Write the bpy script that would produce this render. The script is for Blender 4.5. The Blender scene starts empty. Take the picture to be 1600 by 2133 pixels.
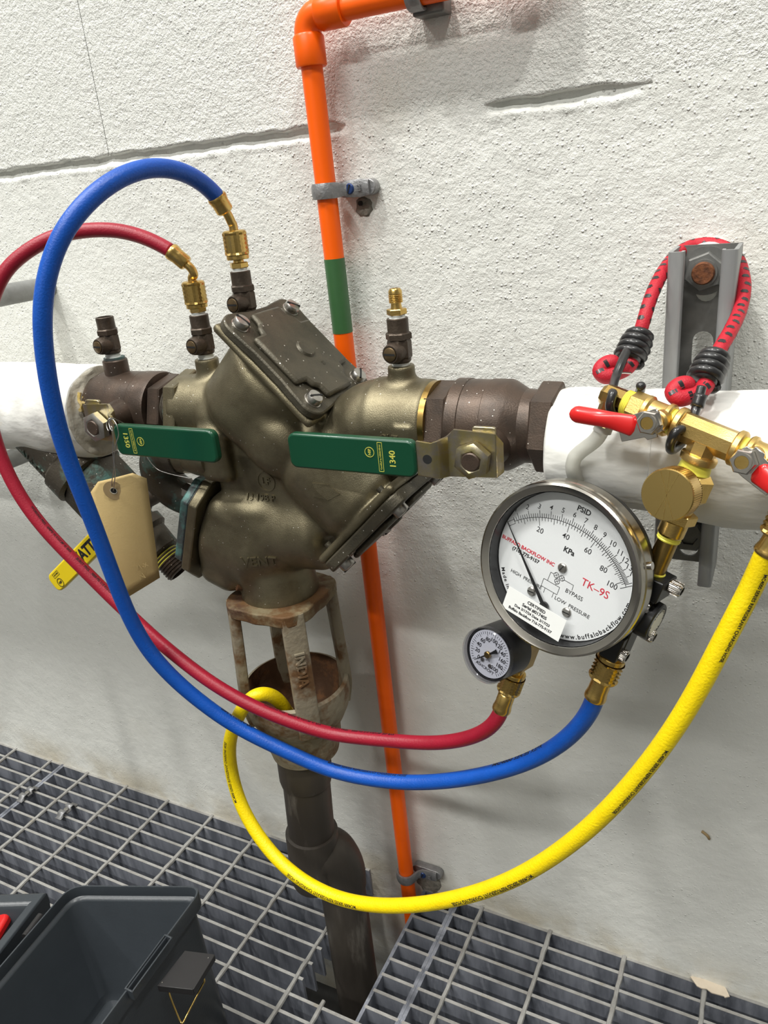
import bpy, math, random
import numpy as np
from mathutils import Matrix, Vector
random.seed(7); rng = np.random.default_rng(7)
S = bpy.context.scene; COL = S.collection
PI = math.pi

# ---------------------------------------------------------------- camera, world, lamps, exposure
cam = bpy.data.cameras.new('camera'); camo = bpy.data.objects.new('camera', cam); COL.objects.link(camo)
_R = ((0.8913169, -0.0986686, 0.4425141), (0.4445385, 0.3820179, -0.8102147), (-0.0891055, 0.9188726, 0.3843610))
camo.matrix_world = Matrix(_R).to_4x4(); camo.location = (0.0000, -0.6000, 0.7706)
cam.sensor_fit = 'HORIZONTAL'; cam.sensor_width = 36.0; cam.lens = 1620.0/1600*36; cam.clip_start = .01; cam.clip_end = 50
S.camera = camo
w = bpy.data.worlds.new('room_air'); S.world = w; w.use_nodes = True
w.node_tree.nodes['Background'].inputs[0].default_value = (.92, .96, 1, 1); w.node_tree.nodes['Background'].inputs[1].default_value = .02
# three ceiling strip lamps, each running away from the wall, and a wide fill lamp added farther out to brighten the dial and lower wall
for (x, y, sx, sy, e) in ((-.85, -1.12, .16, .45, 50), (-2.3, -1.12, .16, .45, 46), (1.0, -1.12, .16, .45, 40), (-.9, -3.3, 2.6, .2, 95)):
    L = bpy.data.lights.new('strip_or_fill_lamp', 'AREA'); L.shape = 'RECTANGLE'; L.size = sx; L.size_y = sy; L.energy = e; L.color = (1, .99, .945)
    o = bpy.data.objects.new('strip_or_fill_lamp', L); COL.objects.link(o); o.location = (x, y, 3.7)
vs = S.view_settings; S.display_settings.display_device = 'sRGB'
vs.view_transform = 'Standard'; vs.look = 'None'; vs.gamma = 1; vs.use_curve_mapping = False; vs.exposure = .5

# ---------------------------------------------------------------- helpers
LOC = {}
def V3(p): return np.array(p, float)
def unit(v): v = V3(v); return v/np.linalg.norm(v)
def fr(o, z=(0, 0, 1), x=None):
    """frame with its z axis along z at o"""
    z = unit(z)
    if x is None: x = (1, 0, 0) if abs(z[0]) < .9 else (0, 1, 0)
    x = V3(x); x = unit(x - z*(x@z)); y = np.cross(z, x)
    M = np.eye(4); M[:3, 0] = x; M[:3, 1] = y; M[:3, 2] = z; M[:3, 3] = o; return M
def ax(o, X, Y, Z):
    M = np.eye(4); M[:3, 0] = X; M[:3, 1] = Y; M[:3, 2] = Z; M[:3, 3] = o; return M
def mv(T, x=0, y=0, z=0): M = np.eye(4); M[:3, 3] = (x, y, z); return T@M
def rz(T, a): c, s = math.cos(a), math.sin(a); M = np.eye(4); M[:2, :2] = ((c, -s), (s, c)); return T@M
def rx(T, a): c, s = math.cos(a), math.sin(a); M = np.eye(4); M[1:3, 1:3] = ((c, -s), (s, c)); return T@M
def ry(T, a): c, s = math.cos(a), math.sin(a); M = np.eye(4); M[0, 0] = c; M[0, 2] = s; M[2, 0] = -s; M[2, 2] = c; return T@M
I4 = np.eye(4)
def spline(P, n=8, closed=False):
    P = np.array(P, float); out = []; m = len(P)
    for i in range(m if closed else m-1):
        if closed: a, b, c, d = P[(i-1) % m], P[i], P[(i+1) % m], P[(i+2) % m]
        else: b, c = P[i], P[i+1]; a = P[i-1] if i else 2*b-c; d = P[i+2] if i+2 < m else 2*c-b
        for t in np.linspace(0, 1, n, endpoint=False):
            out.append(.5*((2*b)+(c-a)*t+(2*a-5*b+4*c-d)*t*t+(3*b-a-3*c+d)*t**3))
    if not closed: out.append(P[-1])
    return np.array(out)
def frames(P, closed=False, up=None):
    P = np.array(P); n = len(P)
    T = np.array([unit(P[min(i+1, n-1)]-P[max(i-1, 0)]) if not closed else unit(P[(i+1) % n]-P[i-1]) for i in range(n)])
    u = V3(up) if up is not None else V3((0, 0, 1) if abs(T[0][2]) < .9 else (1, 0, 0)); u = unit(u-T[0]*(u@T[0])); U = []
    for t in T: u = unit(u-t*(u@t)); U.append(u)
    return T, np.array(U)
class MB:
    def __init__(s): s.v = []; s.f = []; s.n = 0
    def add(s, vs, fs, T=None):
        vs = np.array(vs, float).reshape(-1, 3)
        if T is not None: vs = vs@T[:3, :3].T+T[:3, 3]
        s.v.append(vs); k = s.n; s.f += [tuple(i+k for i in f) for f in fs]; s.n += len(vs); return s
    def lathe(s, T, prof, n=32, ph=0.):
        vs = []; rings = []
        for (r, h) in prof:
            if r <= 1e-7: rings.append([len(vs)]); vs.append((0, 0, h))
            else:
                rings.append(list(range(len(vs), len(vs)+n)))
                vs += [(r*math.cos(ph+2*PI*i/n), r*math.sin(ph+2*PI*i/n), h) for i in range(n)]
        fs = []
        for a, b in zip(rings, rings[1:]):
            if len(a) == 1 and len(b) == 1: continue
            for i in range(n):
                j = (i+1) % n
                if len(a) == 1: fs.append((a[0], b[j], b[i]))
                elif len(b) == 1: fs.append((a[i], a[j], b[0]))
                else: fs.append((a[i], a[j], b[j], b[i]))
        return s.add(vs, fs, T)
    def cyl(s, T, r, h, n=32, r2=None, c=0):
        r2 = r if r2 is None else r2
        p = [(0, 0), (r, 0), (r2, h), (0, h)] if not c else [(0, 0), (r-c, 0), (r, c), (r2, h-c), (r2-c, h), (0, h)]
        return s.lathe(T, p, n)
    def ring(s, T, ro, ri, h, n=32): return s.lathe(T, [(ri, 0), (ro, 0), (ro, h), (ri, h), (ri, 0)], n)
    def hexa(s, T, af, h, c=.0004, ph=0.):
        r = af/2/math.cos(PI/6); return s.lathe(T, [(0, 0), (r-c, 0), (r, c), (r, h-c), (r-c, h), (0, h)], 6, ph)
    def prism(s, T, poly, h):
        n = len(poly); vs = [(x, y, 0) for x, y in poly]+[(x, y, h) for x, y in poly]
        return s.add(vs, [tuple(range(n-1, -1, -1)), tuple(range(n, 2*n))]+[(i, (i+1) % n, n+(i+1) % n, n+i) for i in range(n)], T)
    def box(s, T, sx, sy, sz):
        x, y, z = sx/2, sy/2, sz/2
        return s.add([(a, b, c) for a in (-x, x) for b in (-y, y) for c in (-z, z)],
            [(0, 1, 3, 2), (4, 6, 7, 5), (0, 4, 5, 1), (2, 3, 7, 6), (0, 2, 6, 4), (1, 5, 7, 3)], T)
    def tube(s, P, r, n=12, closed=False, caps=True, up=None):
        P = np.array(P, float); m = len(P); T, U = frames(P, closed, up); B = np.cross(T, U)
        R = np.full(m, r) if np.isscalar(r) else np.array(r)
        a = np.arange(n)*2*PI/n
        vs = (P[:, None]+R[:, None, None]*(np.cos(a)[None, :, None]*U[:, None]+np.sin(a)[None, :, None]*B[:, None])).reshape(-1, 3)
        fs = []
        for i in range(m if closed else m-1):
            k = (i+1) % m
            for j in range(n): q = (j+1) % n; fs.append((i*n+j, i*n+q, k*n+q, k*n+j))
        if caps and not closed: fs += [tuple(range(n-1, -1, -1)), tuple((m-1)*n+j for j in range(n))]
        return s.add(vs, fs)
    def sweep(s, P, poly, up, closed=False):
        """sweep a closed 2D outline (along U, B) down a path"""
        P = np.array(P, float); m = len(P); T, U = frames(P, closed, up); B = np.cross(T, U); n = len(poly); q = np.array(poly)
        vs = (P[:, None]+q[None, :, 0:1]*U[:, None]+q[None, :, 1:2]*B[:, None]).reshape(-1, 3); fs = []
        for i in range(m if closed else m-1):
            k = (i+1) % m
            for j in range(n): l = (j+1) % n; fs.append((i*n+j, i*n+l, k*n+l, k*n+j))
        if not closed: fs += [tuple(range(n-1, -1, -1)), tuple((m-1)*n+j for j in range(n))]
        return s.add(vs, fs)
    def sphere(s, T, r, n=20, m=10): return s.lathe(T, [(r*math.sin(PI*i/m), -r*math.cos(PI*i/m)) for i in range(m+1)], n)
    def grid(s, X, wrap=False):
        """X: (a,b,3) array of points"""
        a, b = X.shape[:2]
        return s.add(X.reshape(-1, 3), [(i*b+j, i*b+j+1, (i+1)*b+j+1, (i+1)*b+j) for i in range(a-1) for j in range(b-1)])
    def text(s, T, t, size, al='CENTER', dep=.0001, off=0., res=3):
        vs, fs = text_geo(t, size, al, dep, off, res); return s.add(vs, fs, T)
    def plate(s, T, outer, holes, h):
        cu = bpy.data.curves.new('c', 'CURVE'); cu.dimensions = '2D'; cu.fill_mode = 'BOTH'; cu.extrude = h/2
        for poly in [outer]+holes:
            sp = cu.splines.new('POLY'); sp.points.add(len(poly)-1); sp.use_cyclic_u = True
            for p, q in zip(sp.points, poly): p.co = (q[0], q[1], 0, 1)
        return s._curve(cu, T@np.array(Matrix.Translation((0, 0, h/2))))
    def _curve(s, cu, T):
        o = bpy.data.objects.new('c', cu); COL.objects.link(o); me = bpy.data.meshes.new_from_object(o)
        s.add([v.co[:] for v in me.vertices], [tuple(p.vertices) for p in me.polygons], T)
        bpy.data.objects.remove(o); bpy.data.curves.remove(cu); bpy.data.meshes.remove(me); return s
_tc = {}
def text_geo(t, size, al, dep, off, res=3):
    k = (t, size, al, dep, off, res)
    if k not in _tc:
        cu = bpy.data.curves.new('t', 'FONT'); cu.body = t; cu.size = size; cu.align_x = al; cu.align_y = 'CENTER'; cu.extrude = dep; cu.offset = off; cu.resolution_u = res
        m = MB(); m._curve(cu, I4); _tc[k] = (np.vstack(m.v) if m.v else np.zeros((0, 3)), m.f)
    return _tc[k]
def circ(r, n=24, cx=0, cy=0, a0=0, a1=2*PI, end=False):
    return [(cx+r*math.cos(a0+(a1-a0)*i/n), cy+r*math.sin(a0+(a1-a0)*i/n)) for i in range(n+(1 if end else 0))]
def rrect(sx, sy, r, n=5, cx=0, cy=0):
    o = []
    for (x, y, a) in ((sx/2-r, sy/2-r, 0), (-sx/2+r, sy/2-r, PI/2), (-sx/2+r, -sy/2+r, PI), (sx/2-r, -sy/2+r, 3*PI/2)):
        o += [(cx+x+r*math.cos(a+PI/2*i/n), cy+y+r*math.sin(a+PI/2*i/n)) for i in range(n+1)]
    return o
def slot(L, r, n=8, vert=True, cx=0, cy=0):
    p = [(r*math.cos(PI*i/n), L/2-r+r*math.sin(PI*i/n)) for i in range(n+1)]+[(-r*math.cos(PI*i/n), -L/2+r-r*math.sin(PI*i/n)) for i in range(n+1)]
    return [(cx+x, cy+y) if vert else (cx-y, cy+x) for x, y in p]
def mesh_of(name, mb, loc=(0, 0, 0), ang=35):
    v = np.vstack(mb.v)-V3(loc); me = bpy.data.meshes.new(name); me.from_pydata(v.tolist(), [], mb.f); me.validate()
    me.shade_smooth()
    if ang: me.set_sharp_from_angle(angle=math.radians(ang))
    return me
def obj(name, mb, mat, parent=None, loc=None, bevel=0, ang=35, label=None, kind=None):
    """one mesh object; its geometry is given in world coordinates"""
    if parent is not None: loc = LOC[parent]
    elif loc is None:
        v = np.vstack(mb.v); loc = ((v.min(0)+v.max(0))/2).tolist()
    o = bpy.data.objects.new(name, mesh_of(name, mb, loc, ang)); COL.objects.link(o)
    o.data.materials.append(mat); LOC[o] = tuple(loc)
    if parent is not None: o.parent = parent
    else: o.location = loc
    if bevel:
        m = o.modifiers.new('bevel', 'BEVEL'); m.width = bevel; m.segments = 2; m.limit_method = 'ANGLE'; m.angle_limit = math.radians(40); m.harden_normals = False
    if label: o['label'] = label
    if kind: o['kind'] = kind
    return o
def thing(name, label, cat, loc, group=None):
    o = bpy.data.objects.new(name, None); COL.objects.link(o); o.location = loc; LOC[o] = tuple(loc); o.empty_display_size = .01
    return tag(o, label, cat, group)
def tag(o, label, cat, group=None):
    o['label'] = label; o['category'] = cat
    if group: o['group'] = group
    return o

# ---------------------------------------------------------------- materials
def mat(name, col, rough=.5, metal=0., col2=None, nscale=60., amt=.5, lo=.4, hi=.65, bump=0., bscale=400., speck=None, col3=None, n3=25., lo3=.55, hi3=.65, coat=0., spec=.5, detail=4., aniso=None, stretch=None):
    m = bpy.data.materials.new(name); m.use_nodes = True; nt = m.node_tree; N = nt.nodes; K = nt.links; b = N['Principled BSDF']
    b.inputs['Base Color'].default_value = (*col, 1); b.inputs['Roughness'].default_value = rough; b.inputs['Metallic'].default_value = metal
    b.inputs['Specular IOR Level'].default_value = spec
    if coat: b.inputs['Coat Weight'].default_value = coat; b.inputs['Coat Roughness'].default_value = .12
    tc = N.new('ShaderNodeTexCoord'); co = tc.outputs['Object']
    if stretch:
        mp = N.new('ShaderNodeMapping'); mp.inputs['Scale'].default_value = stretch; K.new(co, mp.inputs['Vector']); co = mp.outputs[0]
    cur = None
    def layer(c, scale, a, l, h, det=4.):
        nonlocal cur
        n = N.new('ShaderNodeTexNoise'); n.inputs['Scale'].default_value = scale; n.inputs['Detail'].default_value = det; n.inputs['Roughness'].default_value = .65; K.new(co, n.inputs['Vector'])
        r = N.new('ShaderNodeMapRange'); r.inputs[1].default_value = l; r.inputs[2].default_value = h; r.inputs[4].default_value = a; K.new(n.outputs[0], r.inputs[0])
        x = N.new('ShaderNodeMix'); x.data_type = 'RGBA'; K.new(r.outputs[0], x.inputs[0])
        if cur is None: x.inputs[6].default_value = (*col, 1)
        else: K.new(cur, x.inputs[6])
        x.inputs[7].default_value = (*c, 1); cur = x.outputs[2]
    if col2: layer(col2, nscale, amt, lo, hi, detail)
    if col3: layer(col3, n3, 1., lo3, hi3, 6.)
    if speck:
        vn = N.new('ShaderNodeTexVoronoi'); vn.inputs['Scale'].default_value = 260; K.new(co, vn.inputs['Vector'])
        wn = N.new('ShaderNodeMath'); wn.operation = 'LESS_THAN'; wn.inputs[1].default_value = speck; K.new(vn.outputs['Distance'], wn.inputs[0])
        sp = N.new('ShaderNodeSeparateColor'); K.new(vn.outputs['Color'], sp.inputs[0])
        g = N.new('ShaderNodeMath'); g.operation = 'GREATER_THAN'; g.inputs[1].default_value = .70; K.new(sp.outputs[0], g.inputs[0])
        mm = N.new('ShaderNodeMath'); mm.operation = 'MULTIPLY'; K.new(wn.outputs[0], mm.inputs[0]); K.new(g.outputs[0], mm.inputs[1])
        x = N.new('ShaderNodeMix'); x.data_type = 'RGBA'; K.new(mm.outputs[0], x.inputs[0]); x.inputs[6].default_value = (*col, 1)
        if cur is not None: K.new(cur, x.inputs[6])
        x.inputs[7].default_value = (.75, .72, .66, 1); cur = x.outputs[2]
    if cur is not None: K.new(cur, b.inputs['Base Color'])
    if bump:
        n = N.new('ShaderNodeTexNoise'); n.inputs['Scale'].default_value = bscale; n.inputs['Detail'].default_value = 3; K.new(co, n.inputs['Vector'])
        bp = N.new('ShaderNodeBump'); bp.inputs['Strength'].default_value = 1; bp.inputs['Distance'].default_value = bump; K.new(n.outputs[0], bp.inputs['Height']); K.new(bp.outputs[0], b.inputs['Normal'])
    return m
M = {}
M['bronze'] = mat('cast_bronze', (.215, .188, .12), .40, .8, (.14, .118, .073), 45, .8, bump=.00022, bscale=1500, speck=.10, col3=(.10, .09, .06), n3=14, lo3=.6, hi3=.85)
M['cover'] = mat('tarnished_bronze', (.095, .083, .058), .45, .5, (.06, .055, .04), 60, .8, bump=.0003, bscale=700, speck=.13, col3=(.16, .19, .12), n3=24, lo3=.66, hi3=.8)
M['valve'] = mat('brown_bronze', (.095, .066, .049), .42, .5, (.055, .042, .034), 50, .8, bump=.00015, bscale=900, speck=.10)
M['cock'] = mat('dark_bronze', (.085, .064, .047), .42, .6, (.065, .05, .04), 90, .7, bump=.0003, bscale=500)
M['stemm'] = mat('stem_bronze', (.20, .14, .075), .35, .8, (.12, .085, .05), 200, .7)
M['patina'] = mat('patina_steel', (.085, .10, .10), .5, .5, (.13, .32, .29), 50, .85, .44, .62, bump=.0004, bscale=300)
M['elbow_dark'] = mat('grey_bronze', (.085, .072, .055), .5, .5, (.12, .28, .25), 35, .7, .54, .68, bump=.0004, bscale=350, speck=.13)
M['brass'] = mat('brass', (.72, .50, .17), .27, 1., (.60, .39, .11), 70, .7, bump=.00006, bscale=900)
M['brass_cast'] = mat('cast_brass', (.70, .49, .18), .38, 1., (.56, .38, .12), 60, .7, bump=.00008, bscale=1200)
M['brass_old'] = mat('old_brass', (.44, .30, .10), .3, 1., (.30, .19, .06), 50, .7)
M['steel'] = mat('steel', (.52, .50, .47), .32, 1., (.36, .34, .31), 120, .6)
M['chrome'] = mat('polished_steel', (.62, .59, .55), .14, 1.)
M['bezel'] = mat('bezel_steel', (.50, .475, .43), .2, 1., (.44, .415, .37), 30, .5)
M['zinc'] = mat('yellow_zinc', (.50, .43, .21), .35, 1., (.45, .41, .40), 80, .9, bump=.0002, bscale=300)
M['galv'] = mat('galvanized_steel', (.27, .285, .33), .5, .25, (.12, .13, .155), 40, .95, .38, .62, bump=.0003, bscale=120, col3=(.42, .44, .49), n3=60, lo3=.55, hi3=.78, stretch=(1, 1, .22))
M['galv_top'] = mat('worn_galvanized', (.36, .355, .34), .55, .25, (.26, .25, .235), 60, .9, bump=.0006, bscale=160, col3=(.30, .26, .18), n3=30, lo3=.62, hi3=.75)
M['strut'] = mat('strut_galvanized', (.38, .39, .39), .45, .35, (.27, .275, .28), 30, .8, .4, .6, bump=.0001, bscale=200, stretch=(1, 1, .3))
M['strut_dark'] = mat('dull_zinc', (.21, .21, .20), .45, .45, (.13, .13, .125), 60, .7)
M['clampm'] = mat('clamp_casting', (.33, .33, .335), .45, .6, (.22, .22, .225), 120, .8, bump=.0005, bscale=350)
M['rust'] = mat('rusted_iron', (.25, .215, .15), .7, .1, (.13, .062, .02), 30, .95, .47, .60, bump=.0009, bscale=160, col3=(.075, .035, .018), n3=22, lo3=.6, hi3=.72)
M['rust_ring'] = mat('rusty_ring', (.20, .16, .09), .75, .1, (.115, .055, .017), 34, 1., .38, .52, bump=.001, bscale=160, col3=(.07, .032, .016), n3=26, lo3=.52, hi3=.66)
M['rust_heavy'] = mat('heavy_rust', (.085, .04, .018), .85, .05, (.20, .085, .03), 60, .9, .5, .7, bump=.001, bscale=200)
M['abs'] = mat('dirty_drain_pipe', (.046, .038, .031), .5, 0, (.10, .088, .072), 20, .7, .5, .75, bump=.0004, bscale=120, col3=(.15, .135, .115), n3=45, lo3=.6, hi3=.76, stretch=(1, 1, .2))
M['orange'] = mat('orange_pipe', (1.0, .13, .002), .36, 0, (.75, .08, .002), 14, .5, .5, .75, spec=.35)
M['greenp'] = mat('green_tape', (.045, .135, .045), .4, 0, (.035, .11, .04), 40, .5)
M['green'] = mat('green_vinyl', (.003, .058, .026), .3, 0, coat=.1)
M['redv'] = mat('red_vinyl', (.62, .012, .012), .3, 0, coat=.3)
M['yellowv'] = mat('yellow_vinyl', (.80, .60, .01), .35, 0)
M['blue'] = mat('blue_rubber', (.003, .085, .46), .42, 0, (.003, .07, .38), 60, .6, bump=.00025, bscale=700)
M['red'] = mat('red_rubber', (.33, .007, .026), .42, 0, (.28, .006, .022), 60, .6, bump=.0002, bscale=700)
M['yellow'] = mat('yellow_rubber', (.95, .72, .001), .42, 0, (.86, .62, .001), 80, .6, bump=.0004, bscale=600)
M['tape'] = mat('yellow_sealing_tape', (.86, .80, .10), .4, 0)
M['ptfe'] = mat('white_sealing_tape', (.78, .80, .77), .4, 0)
M['black'] = mat('black_plastic', (.012, .012, .013), .38, 0)
M['anod'] = mat('black_anodized', (.012, .012, .013), .32, .2)
M['rubber'] = mat('black_rubber', (.015, .015, .016), .35, 0, coat=.3)
M['white'] = mat('white_dial', (.80, .82, .83), .4, 0)
M['paper'] = mat('white_paper', (.83, .84, .82), .6, 0)
M['manila'] = mat('manila_card', (.58, .43, .19), .7, 0, (.53, .385, .165), 18, .6, bump=.0001, bscale=600)
M['brownc'] = mat('brown_card', (.33, .235, .115), .7, 0)
M['chip'] = mat('peeled_paint', (.66, .57, .45), .7, 0, (.56, .47, .36), 60, .6)
M['ink'] = mat('black_ink', (.012, .012, .014), .55, 0)
M['inkr'] = mat('red_ink', (.62, .02, .045), .5, 0)
M['inkg'] = mat('gold_ink', (.62, .60, .10), .5, 0)
M['inkf'] = mat('faint_pencil', (.49, .365, .165), .7, 0)
M['jacket'] = mat('white_pipe_jacket', (.80, .80, .765), .55, 0, (.70, .68, .61), 14, .7, .45, .72, bump=.0012, bscale=90, col3=(.52, .43, .27), n3=22, lo3=.58, hi3=.76, stretch=(.5, 1, 1))
M['foam'] = mat('grey_mastic', (.50, .47, .39), .75, 0, (.36, .32, .25), 45, .9, bump=.0015, bscale=120)
M['fibre'] = mat('yellow_fibre', (.55, .40, .12), .9, 0, (.62, .52, .30), 120, .8, bump=.001, bscale=300)
M['conduit'] = mat('grey_conduit', (.30, .305, .30), .5, .5, (.21, .21, .205), 40, .8, bump=.0002, bscale=200)
M['box'] = mat('charcoal_plastic', (.040, .047, .055), .34, 0, (.035, .041, .048), 40, .5, bump=.0001, bscale=500)
M['blackm'] = mat('black_latch', (.018, .017, .018), .42, 0)
M['wire'] = mat('gold_wire', (.60, .42, .14), .25, 1.)
M['swire'] = mat('thin_wire', (.55, .54, .52), .3, 1.)
M['rod'] = mat('rusty_bolt', (.20, .07, .025), .8, .2, (.08, .03, .015), 300, .8, bump=.0006, bscale=500)
M['bluep'] = mat('blue_screw_paint', (.02, .05, .17), .4, .3)
M['knobface'] = mat('turned_brass', (.66, .47, .17), .3, 1.)
M['tubem'] = mat('milky_tube', (.72, .72, .66), .4, 0); M['tubem'].node_tree.nodes['Principled BSDF'].inputs['Transmission Weight'].default_value = .45
M['dark'] = mat('bore_dark', (.01, .01, .01), .8, 0)
M['hole'] = mat('bare_mortar', (.24, .22, .185), .9, 0, (.13, .12, .10), 150, .8, bump=.002, bscale=200)
M['concrete'] = mat('pit_concrete', (.06, .058, .055), .9, 0, (.03, .03, .03), 12, .7, bump=.001, bscale=60)
M['roomw'] = mat('room_paint', (.28, .28, .27), .7, 0)
M['bungee'] = mat('red_braid', (.48, .006, .022), .55, 0, bump=.0003, bscale=1200)
def glass(name, rgh=.02, tint=(1, 1, 1)):
    m = bpy.data.materials.new(name); m.use_nodes = True; N = m.node_tree.nodes; K = m.node_tree.links; N.remove(N['Principled BSDF'])
    t = N.new('ShaderNodeBsdfTransparent'); t.inputs[0].default_value = (*tint, 1); g = N.new('ShaderNodeBsdfGlossy'); g.inputs['Roughness'].default_value = rgh
    f = N.new('ShaderNodeLayerWeight'); f.inputs[0].default_value = .5; x = N.new('ShaderNodeMixShader')      # thin pane: the same from both sides
    p = N.new('ShaderNodeMath'); p.operation = 'POWER'; p.inputs[1].default_value = 5.; K.new(f.outputs['Facing'], p.inputs[0])
    q = N.new('ShaderNodeMath'); q.operation = 'MULTIPLY_ADD'; q.inputs[1].default_value = .85; q.inputs[2].default_value = .03; K.new(p.outputs[0], q.inputs[0]); K.new(q.outputs[0], x.inputs[0]); K.new(t.outputs[0], x.inputs[1]); K.new(g.outputs[0], x.inputs[2]); K.new(x.outputs[0], N['Material Output'].inputs[0]); return m
M['glass'] = glass('window_glass'); M['clear'] = glass('clear_plastic', .08, (.84, .84, .87))
def wall_mat(name, fine):
    m = bpy.data.materials.new(name); m.use_nodes = True; nt = m.node_tree; N = nt.nodes; K = nt.links; b = N['Principled BSDF']; b.inputs['Roughness'].default_value = .42
    tc = N.new('ShaderNodeNewGeometry'); P = tc.outputs['Position']
    def noise(s, d=4., r=.6):
        n = N.new('ShaderNodeTexNoise'); n.inputs['Scale'].default_value = s; n.inputs['Detail'].default_value = d; n.inputs['Roughness'].default_value = r; K.new(P, n.inputs['Vector']); return n.outputs[0]
    def rng_(x, a, b_, c=0., d=1.):
        r = N.new('ShaderNodeMapRange'); r.interpolation_type = 'SMOOTHSTEP'
        for i, q in enumerate((a, b_, c, d)): r.inputs[i+1].default_value = q
        K.new(x, r.inputs[0]); return r.outputs[0]
    def math_(op, x, y):
        r = N.new('ShaderNodeMath'); r.operation = op
        for i, q in enumerate((x, y)):
            if hasattr(q, 'links'): K.new(q, r.inputs[i])
            else: r.inputs[i].default_value = q
        return r.outputs[0]
    # paint nodules of two sizes, over a rolled-on stipple
    def nod(s, r0, keep):
        v = N.new('ShaderNodeTexVoronoi'); v.inputs['Scale'].default_value = s; K.new(P, v.inputs['Vector']); sp = N.new('ShaderNodeSeparateColor'); K.new(v.outputs['Color'], sp.inputs[0])
        return math_('MULTIPLY', rng_(v.outputs['Distance'], r0, .05), math_('GREATER_THAN', sp.outputs[0], keep))
    n1 = nod(290, .34, .5); n2 = nod(150, .2, .72)
    big = noise(9, 2); fine_n = noise(330, 3, .7); mid = noise(120, 4, .65)
    sep = N.new('ShaderNodeSeparateXYZ'); K.new(P, sep.inputs[0])
    keep = rng_(big, .38, .62, .35, 1.)
    high = rng_(sep.outputs[2], .25, .7, .35, 1.)
    h = math_('MULTIPLY', math_('ADD', n1, math_('MULTIPLY', n2, 1.5)), math_('MULTIPLY', keep, high))
    if fine: h = math_('ADD', math_('MULTIPLY', h, .5), math_('ADD', math_('MULTIPLY', fine_n, 1.6), math_('MULTIPLY', mid, 1.6)))
    else: h = math_('ADD', math_('MULTIPLY', h, .75), math_('MULTIPLY', math_('ADD', math_('MULTIPLY', mid, 1.2), math_('MULTIPLY', fine_n, .9)), high))
    h = math_('ADD', h, math_('MULTIPLY', noise(35, 2), 1.6))
    bp = N.new('ShaderNodeBump'); bp.inputs['Distance'].default_value = .0011 if fine else .0010; bp.inputs['Strength'].default_value = 1; K.new(h, bp.inputs['Height']); K.new(bp.outputs[0], b.inputs['Normal'])
    c = N.new('ShaderNodeMix'); c.data_type = 'RGBA'; c.inputs[6].default_value = (.79, .795, .755, 1); c.inputs[7].default_value = (.72, .70, .61, 1); K.new(rng_(noise(5, 4), .56, .78, 0, .7), c.inputs[0])
    # grime where the wall meets the grating
    g = N.new('ShaderNodeMix'); g.data_type = 'RGBA'; K.new(c.outputs[2], g.inputs[6]); g.inputs[7].default_value = (.58, .53, .42, 1)
    K.new(math_('MULTIPLY', rng_(sep.outputs[2], .06, .0, 0, .9), rng_(noise(12, 5), .35, .62)), g.inputs[0]); K.new(g.outputs[2], b.inputs['Base Color'])
    return m
M['wall'] = wall_mat('painted_render', False); M['block'] = wall_mat('painted_block', True)

# ---------------------------------------------------------------- room shell
def slab(name, c, s, m, kind='structure'):
    return obj(name, MB().box(fr(c), *s), m, kind=kind)
slab('floor', (-.5, -2.2, -.28), (8.2, 4.7, .04), M['concrete'])
slab('ceiling', (-.5, -2.2, 3.82), (8.2, 4.7, .04), M['roomw'])
slab('wall_left', (-4.52, -2.2, 1.77), (.04, 4.7, 4.14), M['roomw'])
slab('wall_right', (3.52, -2.2, 1.77), (.04, 4.7, 4.14), M['roomw'])
slab('wall_front', (-.5, -4.52, 1.77), (8.2, .04, 4.14), M['roomw'])
# back wall: a render coat below the joint, recessed mortar in it, and the blocks above as parts
ZJ = .8195
def noise1(x, f, s): return math.sin(x*f+s)+.6*math.sin(x*f*2.3+s*1.7)+.4*math.sin(x*f*4.9+s*.6)+.25*math.sin(x*f*11.3+s*2.1)
def sstep(a, b, x): t = min(1, max(0, (x-a)/(b-a))); return t*t*(3-2*t)
def joint_depth(x):      # open at the left, smeared shut behind the orange pipe, open again for a while, then only a ridge
    return .0062*(1-sstep(-.345, -.325, x))+.0065*sstep(-.215, -.2, x)*(1-sstep(-.165, -.09, x))
xs = np.concatenate([np.linspace(-4.5, -.95, 12), np.arange(-.94, .3, .0025), np.linspace(.31, 3.5, 8)])
zs = np.concatenate([np.linspace(-.26, .79, 24), np.arange(.794, .8125, .0022), np.arange(.813, .8225, .0008)])
X = np.zeros((len(zs), len(xs), 3))
for j, x in enumerate(xs):
    d = joint_depth(x); zl = .8122+.0005*noise1(x, 55, .3)
    for i, z in enumerate(zs):
        k = sstep(zl-.0022, zl+.0050, z)
        lip = -.0008*math.exp(-((z-zl+.002)/.0022)**2)*(1+.5*noise1(x, 160, 1.1))
        X[i, j] = (x, d*k+lip*(d > .0006)+.0003*noise1(x+z*1.3, 21, z*9), z+(.0004*noise1(x, 210, z*60) if z > .795 else 0))
wall = obj('wall_back', MB().grid(X), M['wall'], loc=(-.8, 0, .4), kind='structure', ang=0)
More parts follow.
